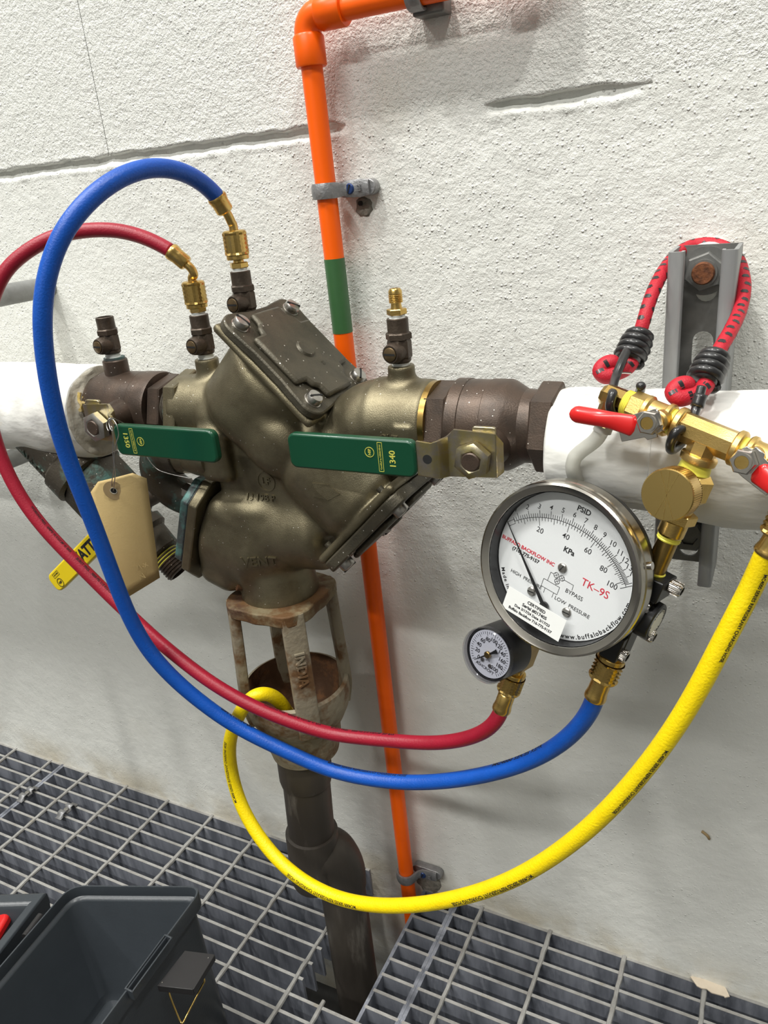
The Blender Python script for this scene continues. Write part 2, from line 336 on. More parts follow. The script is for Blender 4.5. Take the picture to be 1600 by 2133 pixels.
def block(x0, x1, z1):
    n = max(4, int((x1-x0)/.0022)) if x1-x0 < 1 else 420
    xs = np.linspace(x0, x1, n); zs = np.concatenate([[ZJ]*3, np.linspace(ZJ+.0012, ZJ+.02, 9), np.linspace(ZJ+.03, z1, 24)])
    X = np.zeros((len(zs), n, 3))
    for j, x in enumerate(xs):
        d = joint_depth(x); e = .0006*noise1(x, 90, 2.) + .0004*noise1(x, 410, .4); e = max(e, -.0025)*min(1, d/.003)-.0035*(1-min(1, d/.003))
        ed = min(x-x0, x1-x); rr = .0015*math.exp(-(ed/.0035)**2) if -1 < x0 < 0 or -1 < x1 < 0 else 0
        for i, z in enumerate(zs):
            op = min(1, d/.003)
            if i < 3: y = (.012, .006, .0012)[i]
            else: y = -.0006*op*math.exp(-((z-ZJ)/.004)**2)*(1+.6*noise1(x, 90, 1.))+rr+.0004*(1-op)*math.exp(-((z-ZJ)/.012)**2)
            X[i, j] = (x, y, z+(e if i < 12 else 0)+(.0012 if i == 2 else 0))
    b = MB().grid(X); return b
for x0, x1 in ((-4.5, -.5832), (-.5824, 3.5)):
    obj('block', block(x0, x1, 3.8), M['block'], wall, ang=0)
obj('mortar_joint', MB().box(fr((-.5828, .0051, 2.31)), .006, .006, 2.98), M['block'], wall)
def patch(name, c, r, m, n=18, h=.0025, sx=1., sz=1., seed=1):
    b = MB(); rr = random.Random(seed); ph = [rr.uniform(.86, 1.1) for _ in range(n)]
    P = [(c[0]+sx*r*ph[i]*math.cos(2*PI*i/n), c[1]+.001, c[2]+sz*r*ph[i]*math.sin(2*PI*i/n)) for i in range(n)]
    Q = [(c[0]+.8*(p[0]-c[0]), c[1]-h*rr.uniform(.5, 1), c[2]+.8*(p[2]-c[2])) for p in P]
    R_ = [(c[0]+.35*(p[0]-c[0]), c[1]-h*rr.uniform(.2, .8), c[2]+.35*(p[2]-c[2])) for p in P]
    vs = P+Q+R_+[(c[0], c[1]-h*.6, c[2])]
    b.add(vs, [(k*n+i, k*n+(i+1) % n, (k+1)*n+(i+1) % n, (k+1)*n+i) for k in (0, 1) for i in range(n)]+[(2*n+i, 2*n+(i+1) % n, 3*n) for i in range(n)])
    o = obj(name, b, m, wall, ang=60); return o
p = (-0.3190, -0.0000, 0.7569); patch('bare_patch', p, .0085, M['hole'])
b = MB().cyl(fr((p[0]-.0015, -.0034, p[2]+.003), (0, 1, 0)), .0019, .003, 14); obj('drill_hole', b, M['dark'], wall)
patch('bare_patch', (-0.3160, 0.0000, 0.0116), .019, M['hole'], seed=5, h=.003, sx=.9)
patch('bare_patch', (-0.3101, 0.0000, -0.0092), .013, M['dark'], seed=9, h=.0035, sx=1.3, sz=.5)

# ---------------------------------------------------------------- floor grating: three panels, every bar a part
PY = .0193; TH_ = .0031; DEP = .042; NROW = 27
_bars = {}
def bar(name, parent, c, s, m):
    k = (name, tuple(round(q, 4) for q in s))
    if k not in _bars: _bars[k] = mesh_of(name, MB().box(I4, *s)); _bars[k].materials.append(m)
    o = bpy.data.objects.new(name, _bars[k]); COL.objects.link(o); o.parent = parent; o.location = [a-b for a, b in zip(c, LOC[parent])]; return o
def panel(label, x0, x1, rods, holes=None):
    y1 = -.0016-PY*(NROW-1)
    t = thing('floor_grating', label, 'grating', ((x0+x1)/2, y1/2, 0), 'floor grating panels')
    for k in range(NROW):
        y = -.0016-PY*k; segs = [(x0, x1)]
        if holes and y > holes[2]: segs = [(x0, holes[0]+.006), (holes[1], x1)]
        for a, b in segs: bar('bearing_bar', t, ((a+b)/2, y, -DEP/2), (b-a, TH_, DEP), M['galv'])
    for x in (x0, x1)+((holes[1],) if holes else ()):
        yy = y1 if x != (holes or (0, 0, 0))[1] else holes[2]-.0193
        bar('edge_bar', t, (x, yy/2, -DEP/2), (.0038, -yy, DEP), M['galv'])
    for x in rods:
        P = [(x, 0 if not (holes and holes[0] < x < holes[1]) else holes[2], .0003)]; 
        P += [(x+random.uniform(-.0004, .0004), y, random.uniform(-.0004, .0006)) for y in np.arange(P[0][1]-.009, y1-.004, -PY/2)]
        obj('cross_rod', MB().tube(P, [random.uniform(.0021, .0029) for _ in P], 8), M['galv_top'], t)
    # wear on the upper edges of the bearing bars
    b = MB()
    for k in range(NROW):
        y = -.0016-PY*k; segs = [(x0, x1)]
        if holes and y > holes[2]: segs = [(x0, holes[0]+.006), (holes[1], x1)]
        for a, c in segs: b.box(fr(((a+c)/2, y, .0001)), c-a, TH_+.0002, .0005)
    o = obj('worn_top_edges', b, M['galv_top'], t, kind='stuff'); return t
SP = .0787
panel('galvanized floor grating panel at the far left, carrying the left saddle clip', -1.62, -.9305, [-.954-SP*i for i in range(9)])
panel('galvanized floor grating panel cut out around the dark drain pipe, under the open toolbox', -.926, -.2825, [-.8755+SP*i for i in range(7)]+[-.3625], (-.4015, -.3205, -.168))
panel('galvanized floor grating panel at the right, free of clips and without a cutout', -.2785, .42, [-.2497+.0795*i for i in range(9)])
def clip(px, label):
    c = px; t = thing('grating_clip', label, 'clip', c, 'saddle clips on the grating')
    prof = [(-.0145, .0005), (-.0105, .0012), (-.009, .0055), (-.0075, .0062), (-.0035, .0062), (-.003, .001), (.003, .001), (.0035, .0062), (.0075, .0062), (.009, .0055), (.0105, .0012), (.0145, .0005)]
    b = MB(); X = np.array([[(c[0]+dx, c[1]+p[0]*1.1, c[2]+p[1]+q) for p in prof] for dx, q in ((-.0055, 0), (.0055, 0))]); b.grid(X)
    o = obj('saddle', b, M['clampm'], t, ang=20); s = o.modifiers.new('s', 'SOLIDIFY'); s.thickness = .0013; s.offset = 1
    b = MB().hexa(fr((c[0], c[1], c[2]+.002)), .0062, .0028); obj('bolt_head', b, M['steel'], t)
clip((-0.8415, -0.0723, 0.0020), 'small galvanized saddle clip nearer the wall corner, right of the panel joint')
clip((-0.9247, -0.0692, 0.0020), 'small galvanized saddle clip on the far-left panel, left of the panel joint')

# ---------------------------------------------------------------- main pipe: insulation jackets
PYC, PZ = -.1, .6040
def jacket_geo(prof, n=72, seed=0, amp=.0006):
    b = MB(); X = np.zeros((len(prof), n+1, 3)); rr = np.random.default_rng(seed); ph = rr.uniform(0, 6, 8)
    for i, (x, r) in enumerate(prof):
        for j in range(n+1):
            a = 2*PI*j/n; d = amp*(math.sin(3*a+x*60+ph[0])+.7*math.sin(7*a-x*95+ph[1])+.5*math.sin(11*a+x*150+ph[2])) if r > .03 else 0
            X[i, j] = (x, PYC-(r+d)*math.cos(a), PZ+(r+d)*math.sin(a))
    return b.grid(X)
t = thing('insulated_pipe', 'white jacketed insulated pipe on the left, ending at the valve with the handle marked 1350', 'pipe', (-.9, PYC, PZ))
obj('insulation_jacket', jacket_geo([(-1.9, .0430)]+[(x, .0430) for x in np.arange(-1.2, -.566, .006)]+[(-.5615, .0424), (-.558, .0408), (-.5565, .0375)], seed=1), M['jacket'], t)
rr = np.random.default_rng(4); P = []
X = np.zeros((7, 61, 3))
for i, r in enumerate((.0405, .038, .0355, .033, .0305, .028, .0245)):
    for j in range(61):
        a = 2*PI*(j % 60)/60; x = -.5575+(.0010, .0028, .0024, .0034, .0050, .0056, .0066)[i]+.0009*math.sin(5*a+i)+.0006*math.sin(13*a+2*i)
        rr_ = r+.0008*math.sin(4*a+i*1.3); X[i, j] = (x, PYC-rr_*math.cos(a), PZ+rr_*math.sin(a))
obj('mastic_end', MB().grid(X), M['foam'], t, ang=0, label='cracked grey mastic end face')
b = MB(); c = np.array((-.5500, -.123, .6185))
for k in range(7):
    q = rr.normal(0, 1, (12, 3))*(.0022, .0022, .0045)+c+rr.normal(0, .003, 3)*(0.4, 1, 1); 
    b.tube(spline(q[np.argsort(q[:, 2])][::3], 3), .0018, 5)
obj('torn_fibre', b, M['fibre'], t, kind='stuff', label='yellow fibre bursting from the end')
t = thing('insulated_pipe', 'white jacketed insulated pipe on the right, behind the brass manifold and before the strut', 'pipe', (.1, PYC, PZ))
PZ = .5985
obj('insulation_jacket', jacket_geo([(-.1325, .0335), (-.1335, .036), (-.132, .038), (-.129, .0386)]+[(x, .0388) for x in np.arange(-.124, -.06, .006)], seed=2), M['jacket'], t)
PZ = .5965
obj('insulation_jacket', jacket_geo([(-.068, .0385), (-.0675, .0405)]+[(x, .0408+.0022*sstep(-.06, 0, x)) for x in np.arange(-.064, .42, .01)]+[(.9, .043)], seed=3), M['jacket'], t); PZ = .5985
X = np.zeros((4, 49, 3))
for i, r in enumerate((.0345, .03, .027, .022)):
    for j in range(49):
        a = 2*PI*(j % 48)/48; X[i, j] = (-.131+.0008*math.sin(5*a+i), PYC-r*math.cos(a), PZ+r*math.sin(a))
obj('mastic_end', MB().grid(X[::-1]), M['foam'], t, ang=0)

# ---------------------------------------------------------------- conduit stubs standing off the wall at the left
for p, lab in (((-0.7027, 0.0000, 0.7050), 'grey metal conduit stub coming out of the wall above the left insulated pipe'), ((-0.7832, 0.0000, 0.5215), 'grey metal conduit stub coming out of the wall below the left insulated pipe')):
    b = MB().lathe(fr((p[0], .002, p[2]), (0, -1, 0)), [(0, 0), (.0103, 0), (.0103, .26), (.0085, .26), (.0085, .25), (0, .25)], 28)
    tag(obj('conduit_stub', b, M['conduit']), lab, 'pipe')

# ---------------------------------------------------------------- orange pipe run with its elbow and straps
a0 = V3((-0.3418, -0.0200, 0.8710)); a1 = V3((-0.3332, -0.0200, 0.0237)); dv = unit(a0-a1); E = a0+dv*(((-0.3400, -0.0200, 0.8914)[2]-a0[2])/dv[2])
t = thing('orange_pipe', 'bright orange painted pipe running down the wall, with elbow and green band', 'pipe', tuple(E))
at_z = lambda z: a0+dv*((z-a0[2])/dv[2])
bot = at_z(-.12)
zg0, zg1 = (-0.3386, -0.0200, 0.7200)[2], (-0.3394, -0.0200, 0.6597)[2]; R0 = .0083
b = MB(); L = np.linalg.norm(E-bot); b.cyl(fr(bot, dv), R0, L-.012, 32); obj('vertical_pipe', b, M['orange'], t)
g = MB().ring(fr(at_z(zg1), dv), R0+.0003, R0-.0005, zg0-zg1, 32); obj('green_band', g, M['greenp'], t, label='dark green painted band')
hx = E+np.array((.012, 0, 0)); XE = (-0.1788, -0.0200, 0.8586)[0]; hl = XE-hx[0]; obj('horizontal_pipe', MB().cyl(fr(hx, (1, 0, 0)), R0, hl, 32), M['orange'], t)
E2 = hx+np.array((hl+.012, 0, 0)); arc = [E2+np.array(q) for q in ((-.03, 0, 0), (-.012, 0, 0), (-.006, 0, .0015), (-.0015, 0, .006), (0, 0, .012), (0, 0, .03))]
obj('elbow', MB().tube(arc, .0115, 28), M['orange'], t); obj('vertical_pipe', MB().cyl(fr(E2+np.array((0, 0, .02)), (0, 0, 1)), R0, 1.6, 32), M['orange'], t)
b = MB(); arc = [E-dv*.030, E-dv*.012]
for k in range(1, 8): q = PI/2*k/8; arc.append(E+np.array((.012*(1-math.cos(q)), 0, -.012*(1-math.sin(q)))))
arc += [E+np.array((.012, 0, 0)), E+np.array((.0295, 0, 0))]
b.tube(arc, [.0102]*len(arc), 28)
b.lathe(fr(E-dv*.033, dv), [(R0, 0), (.0112, 0), (.0118, .001), (.0118, .0195), (.0105, .0215), (.008, .0215)], 32)
b.lathe(fr(E+np.array((.033, 0, 0)), (-1, 0, 0)), [(R0, 0), (.0112, 0), (.0118, .001), (.0118, .0195), (.0105, .0215), (.008, .0215)], 32)
b.box(fr(E+np.array((.02, -.002, .0115))), .018, .0035, .003)
obj('elbow', b, M['orange'], t, label='thicker orange elbow fitting')
def strap(c, label, horiz=False, s=1.):
    """one-hole casting that hooks over the pipe, its tab to the right"""
    c = V3(c); t = thing('pipe_strap', label, 'clamp', (c[0], c[1], c[2]), 'straps holding the orange pipe')
    P = [(-.0098, .012), (-.0103, .004)]+[(.0103*math.cos(a), -.0103*math.sin(a)+.0) for a in np.linspace(PI, .35, 10)]+[(.0125, .0045), (.017, .0075), (.026, .0085), (.0335, .0095)]
    n = 7; w_ = np.array([.0065]*12+[.0055, .0068, .0075, .0062])*.9; b = MB(); m = len(P); X = []
    pts = []
    for k, (x, y) in enumerate(P):
        d = unit(V3(P[min(k+1, m-1)])-V3(P[max(k-1, 0)])); nx = np.array((d[1], -d[0]));
        for (q, hgt) in ((-1, -.0014), (-1, .0006), (-.55, .0014), (.55, .0014), (1, .0006), (1, -.0014)):
            o2 = V3((x, y))+nx*hgt*1.1; pts.append((c[0]+o2[0], c[1]+o2[1], c[2]+q*w_[k]))
    pts = np.array(pts).reshape(m, 6, 3)
    X = np.concatenate([pts, pts[:, :1]], 1); b.grid(X[:, ::-1]); b.add(pts[0], [tuple(range(6))]); b.add(pts[-1], [tuple(range(5, -1, -1))])
    if horiz: pass
    obj('hook', b, M['clampm'], t, ang=50)
    b = MB(); T = fr((c[0]+.0165, c[1]+.0195, c[2]), (0, -1, 0)); b.prism(T, slot(.036, .0062, vert=False, cx=.004), .0085); obj('spacer', b, M['clampm'], t, bevel=.0008)
    s_ = (c[0]+.0175, c[1]+.0072, c[2]); b = MB().lathe(fr(s_, (0, -1, 0)), [(0, -.004), (.0042, -.004), (.0042, .0012), (.0034, .0022), (0, .0024)], 20); sc = obj('screw', b, M['bluep'], t, label='blue painted slotted screw')
    obj('slot', MB().box(rz(fr((s_[0], s_[1]-.0023, s_[2]), (0, -1, 0)), 1.2), .0066, .0011, .0008), M['dark'], sc)
    b = MB().text(fr((c[0]+.0265, c[1]+.0055, c[2]), (0, -1, 0), (0, 0, 1)), '1/2', .0042, dep=.0006, off=.00015); obj('cast_mark', b, M['clampm'], t)
    return t
z1 = (-0.3372, -0.0200, 0.7715)[2]; strap(at_z(z1), 'grey cast strap with blue screw on the orange pipe, beside the bare patch')
z2 = (-0.3327, -0.0200, 0.0375)[2]; strap(at_z(z2), 'weathered grey cast strap low on the orange pipe, just above the grating')
# the third one grips the horizontal run at the top edge of the picture
hp = V3((-0.2523, -0.0200, 0.8881)); t3 = thing('pipe_strap', 'dark grey strap on the horizontal orange run, at the top edge', 'clamp', (hp[0], -.02, E[2]), 'straps holding the orange pipe')
b = MB(); arc = [(hp[0], -.02-.0103*math.cos(a), E[2]+.0103*math.sin(a)) for a in np.linspace(-PI*.62, PI*.62, 15)]
b.sweep(arc, rrect(.0024, .011, .0008, 2), (0, -1, 0)); obj('hook', b, M['clampm'], t3)
obj('spacer', MB().box(fr((hp[0]+.006, -.008, E[2]-.006)), .024, .016, .015), M['strut_dark'], t3, bevel=.0015)

# ---------------------------------------------------------------- strut channel bolted off the wall
x0, x1, yf, yb, zt, zb = -.0733, -.0327, -.062, -.0213, .7166, .4838; xc = (x0+x1)/2
t = thing('strut_channel', 'grey galvanized slotted strut channel standing behind the right insulated pipe', 'strut', (xc, yb, .6))
zs2 = (-0.0520, -0.0220, 0.6462)[2]; zs1 = (-0.0560, -0.0220, 0.6798)[2]+.0135; zlow = (-0.0528, -0.0220, 0.5044)[2]
holes = [slot(.0275, .0068, cx=0, cy=z-.6) for z in (zs1, zs2)]+[slot(.0275, .0068, cx=0, cy=zlow-.003-.6), slot(.0275, .0068, cx=0, cy=.595-.6)]
b = MB().plate(fr((xc, yb+.0012, .6), (0, -1, 0), (1, 0, 0)), [(x0-xc, zb-.6), (x1-xc, zb-.6), (x1-xc, zt-.6), (x0-xc, zt-.6)], holes, .0024)
obj('slotted_web', b, M['strut_dark'], t)
for sg in (-1, 1):
    e = x0 if sg < 0 else x1; q = lambda d, y: (e-sg*d, y)
    o = [q(0, yb), q(0, yf+.002), q(.0007, yf+.0006), q(.002, yf), q(.0075, yf), q(.0088, yf+.0006), q(.0094, yf+.002), q(.0094, yf+.0085), q(.0075, yf+.0085), q(.0075, yf+.0026), q(.0026, yf+.0026), q(.0024, yb)]
    if sg < 0: o = o[::-1]
    obj('side_rail', MB().prism(fr((0, 0, zb)), o[::-1], zt-zb), M['strut'], t, ang=50)
zc = (-0.0543, -0.0340, 0.7001)[2]; bx = (-0.0543, -0.0340, 0.7001)[0]
t2 = thing('bolt_assembly', 'rusty anchor bolt with nut and round washer inside the top of the strut', 'bolt', (bx, -.03, zc))
obj('washer', MB().ring(fr((bx, yb-.0001-.0012, zc), (0, -1, 0)), .0158, .007, .002, 40), M['strut_dark'], t2)
obj('hex_nut', MB().hexa(fr((bx, yb-.0033, zc), (0, -1, 0)), .0222, .0085, .001, .35), M['strut_dark'], t2)
obj('threaded_rod', MB().lathe(fr((bx, 0, zc), (0, -1, 0)), [(0, 0), (.0072, 0), (.0072, .038), (.0064, .0393), (0, .0393)], 28), M['rod'], t2, label='rust covered rod end')
obj('collar', MB().ring(fr((bx, yb-.0117, zc), (0, -1, 0)), .0086, .0072, .003, 28), M['strut_dark'], t2)
zl = zlow; bx2 = (-0.0528, -0.0300, 0.5088)[0]
t2 = thing('bolt_assembly', 'dark hex nut and rod in the lower end of the strut, under the pipe', 'bolt', (bx2, -.03, zl))
obj('hex_nut', MB().lathe(fr((bx2, yb-.001, zl+.003), (0, -1, 0)), [(.006, 0), (.0125, 0), (.0125, .008), (.011, .009), (.0065, .009), (.0065, 0)], 6), M['strut_dark'], t2)
obj('threaded_rod', MB().cyl(fr((bx2, 0, zl+.003), (0, -1, 0)), .0062, .029, 20), M['strut_dark'], t2)
tag(obj('wall_spacer', MB().lathe(fr((bx, .001, zc), (0, -1, 0)), [(0, 0), (.0195, 0), (.0180, .002), (.0172, .0195), (.0160, .0202), (0, .0202)], 32), M['wall']), 'round white painted spacer between the wall and the top of the strut', 'spacer')
# scraps
b = MB(); P = [(-0.0257, -0.0016, 0.0040), (-0.0219, 0.0016, 0.0040), (-0.0149, -0.0002, 0.0050), (-0.0057, 0.0020, 0.0050), (0.0051, 0.0024, 0.0040), (0.0081, -0.0011, 0.0030), (0.0117, -0.0069, 0.0020), (0.0075, -0.0097, 0.0020), (0.0066, -0.0093, 0.0030), (-0.0048, -0.0111, 0.0040), (-0.0095, -0.0087, 0.0040), (-0.0139, -0.0092, 0.0030), (-0.0185, -0.0084, 0.0030)]
P = V3(P); b.add(np.vstack([P, P+(0, 0, .0012)]), [tuple(range(12, -1, -1)), tuple(range(13, 26))]+[(i, (i+1) % 13, 13+(i+1) % 13, 13+i) for i in range(13)])
tag(obj('paint_flake', b, M['chip']), 'torn tan flake of peeled paint lying where the wall meets the right grating', 'debris')
p = (-0.0230, 0.0000, 0.1961); b = MB().tube(spline([(p[0]-.004, -.001, p[2]+.002), (p[0], -.003, p[2]+.0012), (p[0]+.002, -.003, p[2]-.001), (p[0]+.0026, -.0015, p[2]-.004)], 4), .0013, 8)
tag(obj('dead_insect', b, M['brownc']), 'tiny dark brown speck like a dead insect stuck low on the white wall', 'debris')

# ---------------------------------------------------------------- signed-distance casting for the valve body
def smin(a, b, k): h = np.clip(.5+.5*(b-a)/k, 0, 1); return b*(1-h)+a*h-k*h*(1-h)
def sd_cyl(P, a, b, r, rr, r2=None):
    a = V3(a); b = V3(b); L = np.linalg.norm(b-a); d = (b-a)/L; q = P-a; t = q@d
    rad = np.sqrt(np.maximum((q*q).sum(-1)-t*t, 0)); R = r if r2 is None else r+(r2-r)*np.clip(t/L, 0, 1)
    dx = rad-R+rr; dy = np.abs(t-L/2)-L/2+rr
    return np.minimum(np.maximum(dx, dy), 0)+np.sqrt(np.maximum(dx, 0)**2+np.maximum(dy, 0)**2)-rr
def sd_box(P, c, half, rr, X=(1, 0, 0), Y=(0, 1, 0), Z=(0, 0, 1)):
    q = P-V3(c); q = np.stack([np.abs(q@V3(e))-h+rr for e, h in zip((X, Y, Z), half)], -1)
    return np.minimum(q.max(-1), 0)+np.sqrt((np.maximum(q, 0)**2).sum(-1))-rr
def sd_sph(P, c, r): q = P-V3(c); return np.sqrt((q*q).sum(-1))-r
s2 = math.sqrt(.5); n1 = V3((s2, 0, s2)); e1 = V3((s2, 0, -s2)); n2 = e1; e2 = n1
C1 = V3((-.328, -.1, .6635)); C2 = V3((-.265, -.1, .5255)); nR = unit((-.94, 0, .34)); eR = V3((.34, 0, .94)); CR = V3((-.4515, -.1, .5115)); VC = (-.3865, -.1)
def body_sdf(P):
    d = sd_cyl(P, C1-n1*.088, C1-n1*.014, .0460, .018)
    d = smin(d, sd_cyl(P, C1+e1*.03-n1*.088, C1+e1*.03-n1*.034, .0440, .018), .004)
    d = smin(d, sd_cyl(P, C2-n2*.090, C2-n2*.016, .0440, .016), .0035)
    d = smin(d, sd_cyl(P, (-.268, -.1, .6105), (-.2235, -.1, .6105), .0305, .004), .006)
    d = smin(d, sd_sph(P, (-.268, -.1, .6085), .0318), .006)
    d = smin(d, sd_cyl(P, (-.268, -.1, .608), (-.315, -.1, .590), .030, .012), .008)
    d = smin(d, sd_cyl(P, (-.455, -.1, .612), (-.39, -.1, .612), .0285, .004), .006)
    d = smin(d, sd_box(P, (-.362, -.1, .565), (.055, .027, .05), .012), .0045)
    d = smin(d, sd_cyl(P, (VC[0], VC[1], .545), (VC[0], VC[1], .478), .0375, .013), .006)
    d = smin(d, sd_cyl(P, (VC[0], VC[1], .50), (VC[0], VC[1], .4435), .0295, .002, .0350), .008)
    d = smin(d, sd_cyl(P, (-.415, -.1, .508), (-.318, -.1, .515), .0365, .014), .006)      # shoulder right of the vent
    d = smin(d, sd_cyl(P, CR-nR*.014, CR-nR*.074, .0420, .012), .008)
    d = smin(d, sd_box(P, CR-nR*.036-eR*.002, (.022, .0365, .0455), .015, nR, (0, 1, 0), eR), .007)
    d = smin(d, sd_box(P, (-.404, -.128, .584), (.0145, .013, .023), .007), .005)
    d = smin(d, sd_cyl(P, (-.409, -.118, .625), (-.405, -.126, .59), .015, .014), .006)
    for (x, z0, z1, r) in ((-.2475, .62, .6515, .0098), (-.4245, .62, .6545, .0098)):
        d = smin(d, sd_cyl(P, (x, -.1, z0), (x, -.1, z1), r, .0015), .006)
    d = smin(d, sd_cyl(P, (-.37, -.1, .65), (-.377, -.1, .686), .0098, .0015), .006)
    d = smin(d, sd_box(P, C1-n1*.0165, (.0515, .0445, .0036), .0034, e1, (0, 1, 0), n1), .004)
    d = smin(d, sd_box(P, C2-n2*.0175, (.0495, .0425, .0036), .0034, e2, (0, 1, 0), n2), .004)
    d = smin(d, sd_box(P, (-.236, -.1285, .6075), (.0065, .003, .0075), .0015), .003)
    return d
def surface_net(f, lo, hi, h):
    A = [np.arange(l, u+h, h) for l, u in zip(lo, hi)]; n = [len(a) for a in A]; V = np.empty(n, np.float32)
    for i, x in enumerate(A[0]):
        G = np.stack(np.meshgrid([x], A[1], A[2], indexing='ij'), -1)[0]; V[i] = f(G)
    m = [k-1 for k in n]; acc = np.zeros(m+[3], np.float32); cnt = np.zeros(m, np.float32)
    for a in range(3):
        for o1 in (0, 1):
            for o2 in (0, 1):
                off = [0, 0, 0]; b, c = [k for k in range(3) if k != a]; off[b] = o1; off[c] = o2
                sl = [slice(off[k], off[k]+m[k]) for k in range(3)]; su = list(sl); su[a] = slice(1, 1+m[a])
                p = V[tuple(sl)]; q = V[tuple(su)]; s = (p < 0) != (q < 0); t = np.where(s, p/np.where(s, p-q, 1), 0)
                cnt += s
                for k in range(3): acc[..., k] += np.where(s, t if k == a else off[k], 0)
    msk = cnt > 0; idx = np.full(m, -1); idx[msk] = np.arange(msk.sum())
    I = np.argwhere(msk); v = (I+acc[msk]/cnt[msk][:, None])*h+V3([a[0] for a in A]); F = []
    for a in range(3):
        b, c = (a+1) % 3, (a+2) % 3; p = V; sl = [slice(1, m[k]) for k in range(3)]; sl[a] = slice(0, m[a]); su = list(sl); su[a] = slice(1, m[a]+1)
        p = V[tuple(sl)] < 0; q = V[tuple(su)] < 0; J = np.argwhere(p != q); inn = p[tuple(J.T)]
        J = J+np.array([0 if k == a else 1 for k in range(3)])
        def at(db, dc): K = J.copy(); K[:, b] -= db; K[:, c] -= dc; return idx[tuple(K.T)]
        quad = np.stack([at(1, 1), at(0, 1), at(0, 0), at(1, 0)], 1); quad[~inn] = quad[~inn][:, ::-1]; F.append(quad)
    return v, np.vstack(F)
bf = thing('backflow_preventer', 'large cast bronze backflow preventer between the two green handled valves', 'valve', (-.36, -.1, .56))
v, F = surface_net(body_sdf, (-.475, -.158, .435), (-.215, -.045, .705), .0015)
for _ in range(2):      # pull the vertices onto the surface
    g = np.stack([(body_sdf(v+V3(e)*.0004)-body_sdf(v-V3(e)*.0004))/.0008 for e in np.eye(3)], -1); v = v-(body_sdf(v)/np.maximum((g*g).sum(-1), .3))[:, None]*g
obj('body', MB().add(v, F.tolist()), M['bronze'], bf, ang=0)
def front(x, z, y=-.19):
    p = V3((x, y, z))
    for _ in range(60):
        d = float(body_sdf(p[None])[0]); p[1] += max(d, 0)*.9
        if d < 1e-5: break
    g = V3([float(body_sdf((p+V3(e)*.002)[None])[0]-body_sdf((p-V3(e)*.002)[None])[0]) for e in np.eye(3)]); return p, unit(g)
def drape(name, b, n, p, dep):
    """lay raised lettering onto the curved casting"""
    v = np.vstack(b.v); h = (v-p)@n; top = h > np.median(h); v = v+n*.015
    for _ in range(50): v = v-n*(np.maximum(body_sdf(v), 0)*.9)[:, None]
    v = v+n*np.where(top, dep, -.0008)[:, None]; b.v = [v]; return obj(name, b, M['bronze'], bf)
def emboss(name, t, x, z, size, ang=0., dep=.0011, shape=None):
    p, n = front(x, z); X = unit(np.cross((0, 0, 1), n)); X = X*math.cos(ang)+np.cross(n, X)*math.sin(ang); T = fr(p-n*.0002, n, X); b = MB()
    if shape: b.prism(T, shape, .001)
    else: b.text(T, t, size, dep=.0005, off=.00012, res=2)
    return drape(name, b, n, p, dep)
q = (-0.3757, -0.1380, 0.4923); emboss('raised_lettering', 'VENT', q[0], q[2], .0125)
q = (-0.3627, -0.1330, 0.5618); emboss('raised_lettering', 'LF', q[0], q[2], .0085)
p, n = front(q[0], q[2]); drape('raised_ring', MB().ring(fr(p, n), .0085, .0077, .001, 28), n, p, .0007)
q = (-0.3706, -0.1330, 0.5470); emboss('raised_lettering', '13 19B P', q[0], q[2], .0078)
q = (-0.2969, -0.1420, 0.5653); emboss('raised_arrow', '', q[0], q[2], 0, -.1, .0009, [(-.011, -.0055), (.002, -.0062), (.0115, .0), (.002, .0062), (-.011, .0055), (-.008, 0)])
q = (-0.2463, -0.1300, 0.6061); emboss('raised_lettering', 'OUT', q[0], q[2], .007)
# inlet collar with the word IN
b = MB().hexa(fr((-.4575, -.1, .612), (1, 0, 0)), .0555, .0125, .0012, .25); ic = obj('inlet_collar', b, M['bronze'], bf)
obj('raised_lettering', MB().text(fr((-.4513, -.1275, .6045), (0, -.93, -.2), (.0, .2, -.93)), 'IN', .0095, dep=.0006, off=.0001), M['bronze'], bf)
obj('outlet_rim', MB().ring(fr((-.2255, -.1, .6105), (1, 0, 0)), .0295, .02, .005, 48), M['brass_old'], bf)
def ears(hx, hy, re, waist, n=6):
    """plate outline with rounded ears at its four bolts and drawn-in sides"""
    o = []
    for (sx, sy, a) in ((1, 1, 0), (-1, 1, PI/2), (-1, -1, PI), (1, -1, 3*PI/2)):
        o += [(sx*hx+re*math.cos(a+PI/2*i/n), sy*hy+re*math.sin(a+PI/2*i/n)) for i in range(n+1)]
    r = []
    for i, p in enumerate(o):
        r.append(p); q = o[(i+1) % len(o)]
        if math.dist(p, q) > .03:
            for t in (.22, .32, .5, .68, .78):
                w_ = waist*(0.55 if t in (.22, .78) else 1)
                m_ = V3(p)+(V3(q)-V3(p))*t; c_ = unit(V3((q[1]-p[1], -(q[0]-p[0])))); r.append(tuple(m_-c_*w_))
    return r
def slotted(T, parent, r=.0062, h=.0062, ang=.5, m='steel'):
    b = MB().lathe(T, [(r+.0006, -.0005), (r+.0006, .0004), (r, .0005), (r, h*.7), (r*.88, h*.92), (r*.5, h), (0, h)], 24); s = obj('cover_bolt', b, M[m], parent)
    obj('screw_slot', MB().box(rz(mv(T, z=h*.93), ang), r*1.9, r*.22, h*.22), M['dark'], s); return s
